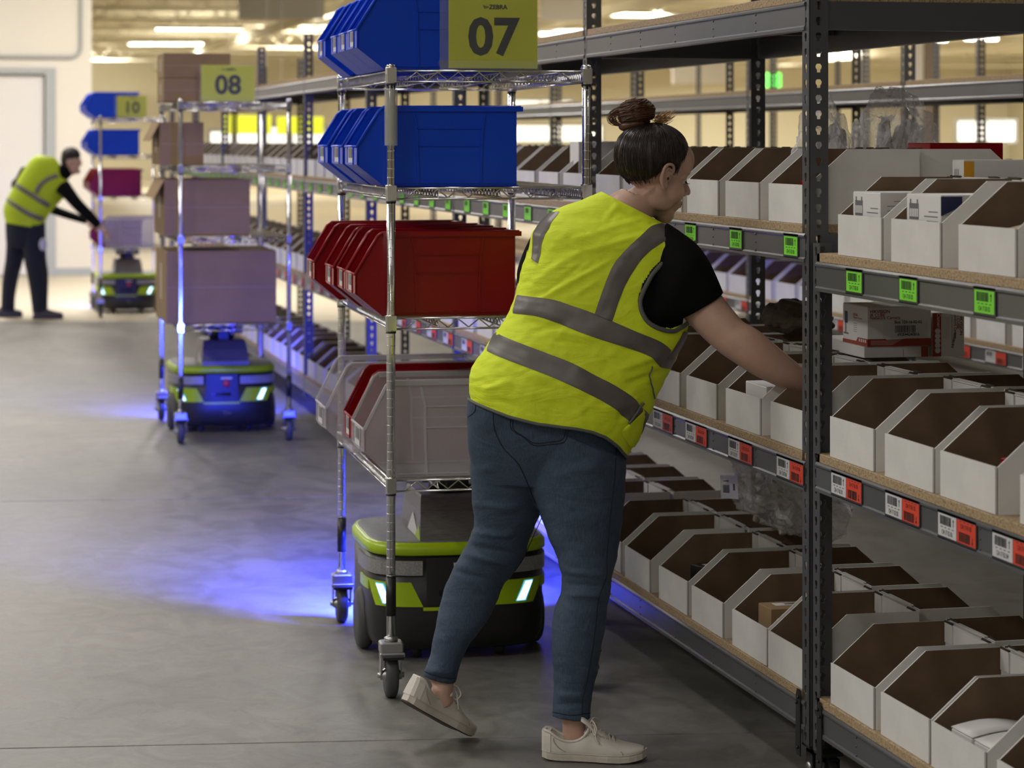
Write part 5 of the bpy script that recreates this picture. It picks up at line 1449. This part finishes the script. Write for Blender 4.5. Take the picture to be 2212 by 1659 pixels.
# features of the head
def wmesh(name, mb, mats, parent=None):
    return wlink(name, mb.mesh(name, mats), parent)
for sg in (1, -1):
    mb = MB(); mb.ell(HP_(sg*.031, .0685, .0005), (.0112*HS,)*3, 16, 10, 0); e = wmesh('eye', mb, mat('eye_white', (.6, .57, .54), .2), bo)
    mb = MB(); mb.tube([HP_(sg*a, f, u) for a, f, u in ((.018, .079, .003), (.026, .0825, -.001), (.036, .081, -.003), (.046, .072, -.001))], [.0012, .002, .0022, .001], 6)
    for k in range(7):
        a = .024+.0035*k; f = .0825-.0003*k*k*.8
        mb.tube([HP_(sg*a, f, -.002), HP_(sg*(a+.002), f+.006, -.0045), HP_(sg*(a+.004), f+.009, -.003)], [.0006, .0005, .0002], 4)
    wmesh('eyelashes', mb, M_HAIRM, bo)
    mb = MB(); mb.tube([HP_(sg*a, f, u) for a, f, u in ((.014, .089, .021), (.026, .087, .027), (.038, .079, .029), (.05, .066, .024))], [.002, .003, .0028, .0008], 6); wmesh('eyebrow', mb, M_HAIRM, bo)
    # ear: curled rim, inner fold, lobe
    mb = MB(); ec = (.071, .002, -.006)
    def E(f, u, s_): return HP_(sg*(ec[0]+s_), ec[1]+f, ec[2]+u)
    rim = [E(.012, .006, -.004), E(.014, .020, .004), E(.006, .031, .010), E(-.006, .032, .013), E(-.016, .024, .015), E(-.018, .010, .014), E(-.014, -.006, .011), E(-.007, -.020, .007), E(.001, -.029, .003), E(.008, -.026, -.001), E(.009, -.016, -.003)]
    mb.tube([Vector(p) for p in crom([tuple(p) for p in rim], 40)], [.0042]*30+[.0048]*6+[.004]*4, 10)
    mb.tube([Vector(p) for p in crom([tuple(p) for p in (E(.009, .018, .003), E(-.002, .022, .008), E(-.010, .010, .008), E(-.006, -.008, .006), E(.004, -.014, .002))], 24)], .0034, 8)
    mb.ell(E(-.003, .002, .000), tuple(x*HS for x in (.006, .014, .026)), 16, 10, 0, Rh)
    mb.ell(E(.009, -.004, .002), tuple(x*HS for x in (.004, .004, .006)), 10, 8, 0, Rh)
    mb.ell(E(.001, -.022, .002), tuple(x*HS for x in (.004, .008, .008)), 10, 8, 0, Rh)
    ear = wlink('ear', remesh('ear', mb, .0013, .5, [M_SKIN], 2), bo)
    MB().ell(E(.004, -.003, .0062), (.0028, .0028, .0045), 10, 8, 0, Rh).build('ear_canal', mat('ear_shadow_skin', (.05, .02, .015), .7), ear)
mb = MB(); mb.tube([HP_(a, .1000-abs(a)*.35, -.0580) for a in (-.018, -.009, 0, .009, .018)], [.0008, .0028, .0034, .0028, .0008], 8)
mb.tube([HP_(a, .0985-abs(a)*.35, -.0640) for a in (-.016, -.008, 0, .008, .016)], [.0008, .003, .0038, .003, .0008], 8); wmesh('lips', mb, mat('lip_skin', (.34, .13, .10), .4), bo)

# hair: a combed cap drawn up to the bun
hr = MB(); NB, NA = 300, 34
cc_ = Vector((0, -.012, .032)); rad = Vector((.073, .092, .082))
pole = Vector((0, -.30, .955)).normalized()
e1 = Vector((0, 1, 0)); e1 = (e1-pole*e1.dot(pole)).normalized(); e2 = pole.cross(e1)
def amax(be):
    """how far the hair reaches down from the bun, be = 0 towards the face"""
    b = abs((be+PI) % (2*PI)-PI)
    ks = [(0, 1.50), (.5, 1.50), (.85, 1.66), (1.08, 1.98), (1.25, 1.95), (1.42, 1.72), (1.62, 1.80), (1.85, 2.12), (2.2, 2.30), (2.7, 2.32), (PI, 2.30)]
    for (a, va), (c, vc) in zip(ks, ks[1:]):
        if a <= b <= c: f = (b-a)/(c-a); f = f*f*(3-2*f); return va+(vc-va)*f
    return ks[-1][1]
rows = []
for i in range(NA+1):
    row = []
    for k in range(NB):
        be = 2*PI*k/NB; am_ = amax(be)*(1+.018*mnoise.noise(Vector((k*.35, 0, 0)))+.012*((k % 3)-1)); al = .06+(am_-.06)*i/NA
        d = pole*math.cos(al)+(e1*math.cos(be)+e2*math.sin(be))*math.sin(al)
        r = 1/math.sqrt((d.x/rad.x)**2+(d.y/rad.y)**2+(d.z/rad.z)**2)
        f = i/NA; th = .0085*(1-f**6)+.004*(math.exp(-((al-.9)/.5)**2))
        if f > .97: th -= .002
        ridge = .0011*mnoise.noise(Vector((k*.55, al*1.5, 1)))+.0008*mnoise.noise(Vector((k*1.7, al*.8, 4)))
        q = cc_+d*(r+th+ridge*(1-f**8)); row.append(HP_(q.x, q.y, q.z))
    rows.append(row)
hr.loft(rows, 0, True, False)
hair = wmesh('hair', hr, M_HAIR)
# single strands over the cap, drawn to the bun
st_ = MB(); rs = random.Random(5)
for k in range(420):
    be = rs.uniform(0, 2*PI); a1 = amax(be)*rs.uniform(.92, 1.035); pts = []; lift = rs.uniform(.0, .0016)
    for j in range(9):
        al = a1+(.22-a1)*j/8; b2 = be+.05*math.sin(j*.6+k)
        d = pole*math.cos(al)+(e1*math.cos(b2)+e2*math.sin(b2))*math.sin(al)
        r = 1/math.sqrt((d.x/rad.x)**2+(d.y/rad.y)**2+(d.z/rad.z)**2)
        f = al/a1; th = .0090*(1-min(1, al/amax(be))**6)+.004*math.exp(-((al-.9)/.5)**2)+lift
        q = cc_+d*(r+th); pts.append(HP_(q.x, q.y, q.z))
    st_.tube(pts, [.0004]+[.0008]*7+[.0005], 4)
so_ = wmesh('hair_strands', st_, M_HAIR, hair); so_['kind'] = 'stuff'
# baby hairs at nape and temple
fz = MB()
for k in range(150):
    be = PI+rs.uniform(-1.0, 1.0) if k % 2 else rs.choice((-1, 1))*rs.uniform(1.0, 1.5)
    al = amax(be)*rs.uniform(.93, 1.0); pts = []
    for j in range(4):
        a = al+j*.035; d = pole*math.cos(a)+(e1*math.cos(be)+e2*math.sin(be))*math.sin(a)
        r = 1/math.sqrt((d.x/rad.x)**2+(d.y/rad.y)**2+(d.z/rad.z)**2); q = cc_+d*(r+.003+.0012*j*rs.uniform(0, 1)); pts.append(HP_(q.x, q.y, q.z))
    fz.tube(pts, [.0006, .0005, .0004, .0002], 4)
o = wmesh('fine_hairs', fz, M_HAIR, hair); o['kind'] = 'stuff'
# the bun: a wound coil of strands, with loose ends
BC = W(1374, 243, 6.66); bn = MB()
bu = (UV*.96-RV*.15+DV*.05).normalized(); br = (RV-bu*RV.dot(bu)).normalized(); bd = bu.cross(br)
Rb = Matrix((br, bd, bu)).transposed()
bn.ell(BC, (.048, .046, .036), 40, 24, 0, Rb); bn.ell(W(1368, 270, 6.66), (.040, .040, .018), 30, 14, 0, Rb)
for k in range(230):
    ph0 = rs.uniform(0, 2*PI); tilt = rs.uniform(-.5, .5); pts = []; span = rs.uniform(1.2, 2.8); lat0 = rs.uniform(-.9, 1.25); r0 = rs.uniform(.97, 1.07)
    for j in range(12):
        ph = ph0+span*j/11; lat = lat0+tilt*math.sin(span*j/11)
        pts.append(BC+br*(.0495*r0*math.cos(ph)*math.cos(lat))+bd*(.0475*r0*math.sin(ph)*math.cos(lat))+bu*(.0375*r0*math.sin(lat)))
    bn.tube(pts, [.0003]+[.0011]*10+[.0003], 5)
bun = wmesh('hair_bun', bn, M_BUN)
ws = MB()
for k in range(46):      # loops hanging out on the back side
    a = rs.uniform(0, 1); p0 = W(1350+10*a, 222+20*a, 6.66+rs.uniform(-.02, .02)); p3 = W(1352+20*a, 274, 6.655+rs.uniform(-.02, .02)); m1 = W(1318+14*a+rs.uniform(-4, 4), 236+16*rs.random(), 6.66); m2 = W(1316+18*a+rs.uniform(-4, 6), 262+6*rs.random(), 6.66)
    ws.tube([Vector(p) for p in crom([tuple(p0), tuple(m1), tuple(m2), tuple(p3)], 12)], [.0006]*11+[.0002], 4)
o = wmesh('loose_strands', ws, M_BUN, bun); o['kind'] = 'stuff'
ws = MB()
for k in range(60):
    p0 = W(1415+rs.uniform(-8, 8), 262+rs.uniform(-12, 6), 6.66+rs.uniform(-.02, .02)); a = rs.uniform(-.9, .6); l = rs.uniform(12, 42)
    q0 = proj(p0); x, y = q0[0], q0[1]; m1 = W(x+l*.5, y+a*6, 6.655); m2 = W(x+l, y-l*.3+a*10, 6.65+rs.uniform(-.01, .01))
    ws.tube([Vector(p) for p in crom([tuple(p0), tuple(m1), tuple(m2)], 8)], [.0007]*7+[.0002], 4)
o = wmesh('light_hair_tips', ws, M_BUNTIP, bun); o['kind'] = 'stuff'

# black top: sleeves and the part that shows in the armholes
sh = MB()
Loft([(r[0]+(r[2]-r[0])*.035, r[1]+(r[3]-r[1])*.035, r[2]-(r[2]-r[0])*.035, r[3]-(r[3]-r[1])*.035, r[4], r[5]*.93) for r in VR[2:10]], (), 2.2).grid(sh, 40, 44)
Loft([(1440, 480, 1372, 690, 6.58, .085), (1470, 500, 1385, 705, 6.565, .092), (1505, 527, 1402, 712, 6.55, .092), (1530, 560, 1428, 706, 6.545, .085), (1547, 595, 1452, 697, 6.54, .076), (1563, 633, 1467, 690, 6.54, .068)], (), 2.1).grid(sh, 40, 36)
Loft([(1152, 500, 1215, 500, 6.62, .06), (1130, 545, 1205, 560, 6.64, .064), (1117, 585, 1196, 606, 6.66, .064), (1117, 612, 1188, 632, 6.67, .060)], (), 2.1).grid(sh, 24, 30)
shm = remesh('shirt', sh, .0045, .5, [M_SHIRT], 4)
shirt = wlink('black_top', shm)

# jeans
jn = MB()
JF = [(1020, 1005, 1110, 1025, 9, .004), (1020, 1090, 1120, 1100, 6, .004), (1022, 1150, 1110, 1160, 5, .005), (1008, 1178, 1130, 1200, 6, -.005), (1000, 1196, 1120, 1225, 6, .005), (975, 1232, 1095, 1262, 5, -.003), (1205, 1232, 1322, 1246, 6, .004), (1212, 1262, 1318, 1268, 5, -.004), (1210, 1284, 1316, 1288, 6, .004),
      (1195, 1500, 1280, 1508, 5, .003), (1195, 1522, 1278, 1520, 5, -.003), (915, 1446, 988, 1458, 5, .003), (1180, 1030, 1345, 990, 14, .004), (1290, 1005, 1352, 990, 8, -.004)]
JF = [f[:5]+(f[5]*1.6,) for f in JF]
for R_ in (LEGR, LEGL): Loft(R_, JF, 2.1).grid(jn, 130, 64)
Loft([(1024, 822, 1368, 912, 6.555, .138), (1012, 855, 1352, 938, 6.555, .138), (1008, 880, 1350, 965, 6.56, .140), (1009, 930, 1352, 985, 6.565, .142), (1013, 980, 1351, 1012, 6.57, .130), (1030, 1040, 1330, 1045, 6.57, .10)], (), 2.2).grid(jn, 40, 70)
jm = remesh('jeans', jn, .0042, .5, [M_DENIM], 3)
jeans = wlink('jeans', jm); jb = bvh_of(jm)
M_STITCH = mat('dark_denim_stitch', (.008, .012, .022), .8)
sm = MB()
for off_ in (0, 5):
    seam(sm, jb, [(1104+off_, 898), (1104+off_, 926), (1130, 944-off_*.4), (1154, 962-off_), (1186, 960-off_), (1218-off_, 955-off_), (1226-off_, 935), (1230-off_, 915)], n=60)
seam(sm, jb, [(1065, 886), (1068, 925), (1080, 955), (1091, 972), (1118, 1000), (1136, 1036), (1152, 1075), (1166, 1106)], .0013)
seam(sm, jb, [(1027, 870), (1026, 888), (1008, 903)], n=10)
seam(sm, jb, [(1229, 929), (1255, 928), (1300, 925)], n=14)
seam(sm, jb, [(1331, 966), (1328, 1030), (1320, 1100), (1311, 1200), (1310, 1245), (1294, 1290), (1288, 1340), (1280, 1403), (1268, 1470), (1259, 1510), (1258, 1545)], n=90)
seam(sm, jb, [(1171, 1118), (1154, 1150), (1130, 1206), (1105, 1245), (1080, 1300), (1048, 1352), (1020, 1395), (996, 1440)], n=60)
seam(sm, jb, [(1194, 1538), (1235, 1545), (1275, 1540)], n=20); seam(sm, jb, [(915, 1449), (950, 1462), (984, 1466)], n=20)
wmesh('stitching', sm, M_STITCH, jeans)

# sneakers: lofted along the foot
def sneaker(name, org, fwd, up, side, sc=1.0):
    fwd, up, side = fwd.normalized(), up.normalized(), side.normalized()
    def P(x, y, z): return Vector(org)+(fwd*x+side*y+up*z)*sc
    sh_ = wlink(name, None) if False else bpy.data.objects.new(name, None)
    C.objects.link(sh_); sh_.parent = woman; sh_.location = -Vector(wl)
    def foot(x):   # half width of the sole at x
        ks = [(0, .012), (.012, .026), (.04, .033), (.09, .032), (.13, .036), (.175, .045), (.21, .044), (.24, .035), (.258, .022), (.268, .006)]
        for (a, va), (c, vc) in zip(ks, ks[1:]):
            if a <= x <= c: return va+(vc-va)*(x-a)/(c-a)
        return .005
    def mid(x): return .006*math.sin(x/.268*PI)*0
    spring = lambda x: .010*max(0, (x-.2)/.068)**2+.004*max(0, (.03-x)/.03)
    xs = [0.0, .004, .012, .025, .05, .08, .11, .14, .17, .20, .225, .245, .258, .265, .268]
    def soleband(mb, z0, z1, grow, mi=0):
        out = []
        up_o = [(x, foot(x)+grow) for x in xs]
        pl = [(x-grow*(x < .002), w_) for x, w_ in up_o]+[(x, -w_) for x, w_ in reversed(up_o)]
        mb.loft([[P(x, y, z0+spring(x)) for x, y in pl], [P(x, y, (z0+z1)/2+spring(x)) for x, y in [(a, b*1.02) for a, b in pl]], [P(x, y, z1+spring(x)*.8) for x, y in pl]], mi, False)
    a = MB(); soleband(a, .0, .004, -.003); a.build('outsole', M_OUTSOLE, sh_)
    a = MB(); soleband(a, .003, .026, .0015); a.build('midsole', M_SOLE, sh_)
    a = MB(); soleband(a, .0205, .0225, .0028); a.build('sole_welt', M_SOLE, sh_)
    # upper: height of the top line and its opening
    tops = [(0.004, .072, .0), (.02, .070, .0), (.04, .058, .0), (.06, .050, 0), (.085, .050, 0), (.105, .060, 0), (.118, .078, 0), (.135, .073, 1), (.155, .064, 1), (.175, .056, 1), (.20, .046, 1), (.225, .040, 1), (.245, .035, 1), (.262, .027, 1)]
    u = MB(); rows = []
    for x, h, cl in tops:
        wd = foot(x)+.0005; row = []
        for k in range(17):
            q = PI*k/16; yy = math.cos(q); zz = math.sin(q)
            if cl: y = wd*math.copysign(abs(yy)**.75, yy); z = .022+(h-.022)*abs(zz)**.8
            else:
                op = wd*.78; f = min(1, zz/.92); y = math.copysign(wd-(wd-op)*f**2, yy) if abs(yy) > .05 or True else 0; z = .022+(h-.022)*f
                if k in (7, 8, 9): y = op*(.98, 0, -.98)[k-7]*1; z = h-.004 if k != 8 else h-.03
            row.append(P(x, y, z+spring(x)))
        rows.append(row)
    for i in range(len(rows)-1):
        pass
    u.loft(rows, 0, True, False, False)
    # heel counter closing the back
    u.add([P(0.004, foot(.004)*math.cos(PI*k/16), .022+(.05)*math.sin(PI*k/16)) for k in range(17)], [tuple(range(17))], 0, True)
    uo = u.build('upper', M_SHOE, sh_); sd_ = uo.modifiers.new('thickness', 'SOLIDIFY'); sd_.thickness = .002; ss = uo.modifiers.new('smooth', 'SUBSURF'); ss.levels = 1; ss.render_levels = 2
    c = MB()
    pts = [P(x, foot(x)*.80*s_, z+spring(x)) for s_ in (1,) for x, z in ((.006, .073), (.02, .072), (.04, .060), (.06, .052), (.085, .052), (.105, .062), (.118, .078))]
    pts2 = [P(x, -foot(x)*.80, z+spring(x)) for x, z in ((.118, .078), (.105, .062), (.085, .052), (.06, .052), (.04, .060), (.02, .072), (.006, .073))]
    c.tube([Vector(p) for p in crom([tuple(p) for p in pts+pts2], 60)], .0042, 8, closed=True); c.build('padded_collar', M_SHOE, sh_)
    ht = MB(); ht.loft([[P(-.0022, -w_*.6, z), P(-.0022, w_*.6, z), P(.004, w_*1.02, z), P(.022, w_*1.42, z), P(.022, -w_*1.42, z), P(.004, -w_*1.02, z)] for z, w_ in ((.024, .0225), (.045, .0215), (.064, .0195), (.076, .0165))], 0, False); ht.build('heel_tab', M_SHOE, sh_)
    # heel tab seam, toe seam, quarter seam
    c = MB()
    for s_ in (1, -1):
        c.tube([Vector(p) for p in crom([tuple(P(x, (foot(x)+.001)*s_*k, z)) for x, z, k in ((.03, .060, .93), (.032, .050, 1.0), (.045, .036, 1.02), (.062, .026, 1.02))], 14)], .0010, 5)
        c.tube([Vector(p) for p in crom([tuple(P(x, (foot(x)+.001)*s_*k, z)) for x, z, k in ((.12, .062, .62), (.15, .052, .66), (.185, .042, .76), (.205, .032, .95), (.21, .025, 1.0))], 18)], .0011, 5)
    c.build('upper_seam', mat('shoe_seam', (.30, .26, .22), .7), sh_)
    tg = MB(); tg.loft([[P(x, y, z) for y, z in ((-.02, h-.002), (0, h+.003), (.02, h-.002), (.02, h+.002), (0, h+.008), (-.02, h+.002))] for x, h in ((.100, .104), (.115, .094), (.13, .079), (.15, .068), (.172, .058))], 0, True); tg.build('tongue', M_SHOE, sh_)
    lc = MB()
    for k in range(6):
        x = .124+.011*k; h = .083-.0052*k
        lc.tube([P(x, -.022, h-.006), P(x+.003, 0, h+.003), P(x+.008, .022, h-.008)], .0022, 6); lc.tube([P(x, .022, h-.006), P(x+.003, 0, h+.005), P(x+.008, -.022, h-.008)], .0022, 6)
    for s_ in (1, -1):
        lc.tube([Vector(p) for p in crom([tuple(P(*q)) for q in ((.122, 0, .092), (.130, .018*s_, .104), (.142, .036*s_, .088), (.136, .030*s_, .070), (.125, .008*s_, .088))], 20)], .0021, 6)
        lc.tube([Vector(p) for p in crom([tuple(P(*q)) for q in ((.124, 0, .091), (.135, .020*s_, .090), (.140, .040*s_, .066), (.15, .044*s_, .050))], 14)], .0019, 6)
    lc.build('laces', M_LACE, sh_)
    return sh_
# flat foot: sole on the floor, pointing right and a little away
h0 = W(1173, 303+F*H/6.47, 6.47); h0.z = 0.0005
t0 = W(1397, 303+F*H/6.44, 6.44); t0.z = 0.0005
fw_ = (t0-h0); ln = fw_.length; fw_.normalize()
sneaker('sneaker', h0, fw_, UV, fw_.cross(UV), ln/.268)
# rear foot on its toes
hb = W(871, 1517, 6.53); tb = W(1010, 1592, 6.68); tb.z = .004
fw_ = (tb-hb); ln = fw_.length; fw_.normalize()
camd = -DV
sdv = fw_.cross(UV).normalized()
upv = sdv.cross(fw_).normalized()
upv = (upv*1.0+RV*.20+DV*.05); upv = (upv-fw_*upv.dot(fw_)).normalized()
sneaker('sneaker', hb, fw_, upv, fw_.cross(upv), max(.96, min(1.04, ln/.262)))

# ---------- the man at the cart 10, far down the aisle
man = thing('person', 'man in a fluorescent vest and dark trousers leaning over the farthest cart', 'person', (0, 0, 0), 0)
mw = W(60, 690, 22.4); mw.z = 0; man.location = mw
def mlink(name, me, parent=None):
    o = bpy.data.objects.new(name, me); C.objects.link(o); o.parent = parent or man
    if not parent: o.location = -Vector(mw)
    return o
ZM = 22.4
VM = [(13, 480, 90, 492, ZM, .15), (8, 455, 104, 466, ZM, .15), (14, 432, 120, 446, ZM, .14), (27, 407, 138, 426, ZM, .135), (42, 382, 147, 402, ZM, .13), (58, 356, 142, 378, ZM, .11), (72, 340, 128, 354, ZM, .08), (84, 335, 118, 340, ZM, .05)]
vm = Loft(VM, (), 2.2)
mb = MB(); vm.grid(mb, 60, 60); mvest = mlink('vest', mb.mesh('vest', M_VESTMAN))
for A, B in (([(38, 393), (60, 406), (90, 424), (112, 438)], [(34, 402), (56, 415), (86, 434), (107, 449)]), ([(22, 427), (50, 444), (75, 458), (98, 468)], [(18, 434), (46, 453), (70, 467), (92, 478)])):
    mb = MB(); ribbon(mb, vm, A, B, .012, 20, 4); ribbon(mb, vm, A, B, .012, 20, 4, mirror=True); mb.build('reflective_tape', M_TAPEM if False else M_TAPE, mvest)
mb = MB(); ribbon(mb, vm, [(80, 414), (88, 398), (104, 384), (124, 374)], [(88, 419), (96, 404), (110, 391), (132, 382)], .012, 20, 4); mb.build('reflective_tape', M_TAPE, mvest)
mb = MB()
mb.ell(W(154, 342, ZM), (.078, .095, .10), 20, 14); mb.ell(W(157, 358, ZM), (.062, .07, .085), 20, 14)
mb.tube([W(157, 345, ZM), W(146, 362, ZM), W(130, 378, ZM)], [.055, .055, .07], 16)
mb.tube([W(174, 345, ZM), W(174, 358, ZM)], [.012, .017], 8); mb.ell(W(168, 371, ZM), (.028, .03, .022), 10, 8)
for sg in (-1, 1): mb.ell(W(147, 352, ZM+sg*.078), (.018, .010, .03), 10, 8)
Loft([(r[0]+(r[2]-r[0])*.06, r[1], r[2]-(r[2]-r[0])*.06, r[3], r[4], r[5]*.85) for r in VM], (), 2.2).grid(mb, 20, 20)
AM = [(134, 402, ZM-.14, .075), (148, 418, ZM-.16, .062), (166, 440, ZM-.16, .054), (188, 462, ZM-.12, .050), (206, 480, ZM-.08, .042), (214, 489, ZM-.07, .034)]
limb(mb, [(a, b, c, r*.8) for a, b, c, r in AM], 20, 14)
AL = [(60, 370, ZM+.16, .07), (46, 392, ZM+.22, .060), (37, 402, ZM+.26, .055), (60, 425, ZM+.32, .05), (120, 455, ZM+.34, .042), (190, 478, ZM+.30, .032)]
limb(mb, [(a, b, c, r*.8) for a, b, c, r in AL], 20, 14)
for p_, q_ in ((W(214, 489, ZM-.07), W(222, 497, ZM-.05)), (W(190, 478, ZM+.3), W(200, 484, ZM+.28))):
    fw_ = (q_-p_).normalized(); u_ = (UV-fw_*UV.dot(fw_)).normalized(); hand(mb, p_, fw_, fw_.cross(u_), u_, 1.0, .5)
LR_ = [(52, 480, 98, 490, ZM, .13), (50, 520, 98, 520, ZM, .12), (52, 560, 100, 560, ZM, .10), (58, 590, 104, 590, ZM, .09), (64, 625, 104, 625, ZM, .075), (68, 655, 103, 655, ZM, .065), (70, 676, 104, 678, ZM, .06)]
LL_ = [(13, 476, 62, 484, ZM+.05, .13), (14, 520, 60, 520, ZM+.08, .12), (12, 560, 50, 562, ZM+.12, .10), (6, 600, 40, 600, ZM+.16, .085), (3, 640, 33, 640, ZM+.2, .068), (2, 668, 32, 672, ZM+.22, .06)]
for R_ in (LR_, LL_): Loft(shrink(R_, .12, .8)).grid(mb, 24, 16)
mlink('body', remesh('body', mb, .009, .5, [M_SKIN], 3))
mb = MB(); mb.ell(W(153, 336, ZM), (.086, .102, .078), 20, 14); mb.ell(W(143, 345, ZM), (.05, .088, .07), 20, 14)
mlink('short_hair', mb.mesh('short_hair', M_HAIRM))
mb = MB(); limb(mb, AM, 20, 16); limb(mb, AL, 24, 16)
mb.tube([W(150, 362, ZM), W(138, 372, ZM), W(122, 386, ZM)], [.066, .072, .09], 16)
Loft([(r[0]+(r[2]-r[0])*.02, r[1], r[2]-(r[2]-r[0])*.02, r[3], r[4], r[5]*.95) for r in VM], (), 2.2).grid(mb, 20, 20)
mlink('black_jumper', remesh('black_jumper', mb, .009, .5, [M_SHIRT], 3))
mb = MB()
for R_ in (LR_, LL_): Loft(R_, (), 2.1).grid(mb, 40, 24)
Loft([(12, 468, 96, 478, ZM, .14), (12, 500, 98, 505, ZM+.02, .14), (14, 535, 98, 535, ZM+.03, .11)], (), 2.1).grid(mb, 12, 24)
mlink('trousers', remesh('trousers', mb, .009, .5, [M_NAVY], 3))
mb = MB(); mb.ell(W(93, 528, ZM-.12), (.035, .03, .06), 12, 10); mlink('pale_glove', mb.mesh('pale_glove', mat('pale_cloth', (.45, .45, .55), .8)))
M_DSH = mat('dark_shoe', (.03, .028, .04), .6)
for p0_, p1_ in ((W(72, 690, ZM-.02), W(136, 690, ZM-.02)), (W(-6, 680, ZM+.22), W(48, 680, ZM+.22))):
    a_ = Vector((p0_.x, p0_.y, 0)); b_ = Vector((p1_.x, p1_.y, 0)); f_ = (b_-a_).normalized(); sd = f_.cross(UV); L_ = (b_-a_).length
    mb = MB()
    mb.loft([[a_+f_*(L_*q)+sd*(w_*math.cos(t_))+UV*max(.0, .03+h_*math.sin(t_)) for t_ in [2*PI*k/16 for k in range(16)]] for q, w_, h_ in ((0, .02, .03), (.05, .038, .05), (.25, .042, .075), (.45, .045, .06), (.75, .05, .04), (.93, .04, .03), (1, .015, .02))], 0, True)
    mb.loft([[a_+f_*(L_*q)+sd*(s_*w_)+UV*z_ for s_, z_ in ((-1, 0.001), (1, 0.001), (1, .022), (-1, .022))] for q, w_ in ((-.01, .035), (.3, .045), (.75, .054), (.95, .044), (1.01, .02))], 0)
    mlink('shoe', mb.mesh('shoe', M_DSH))
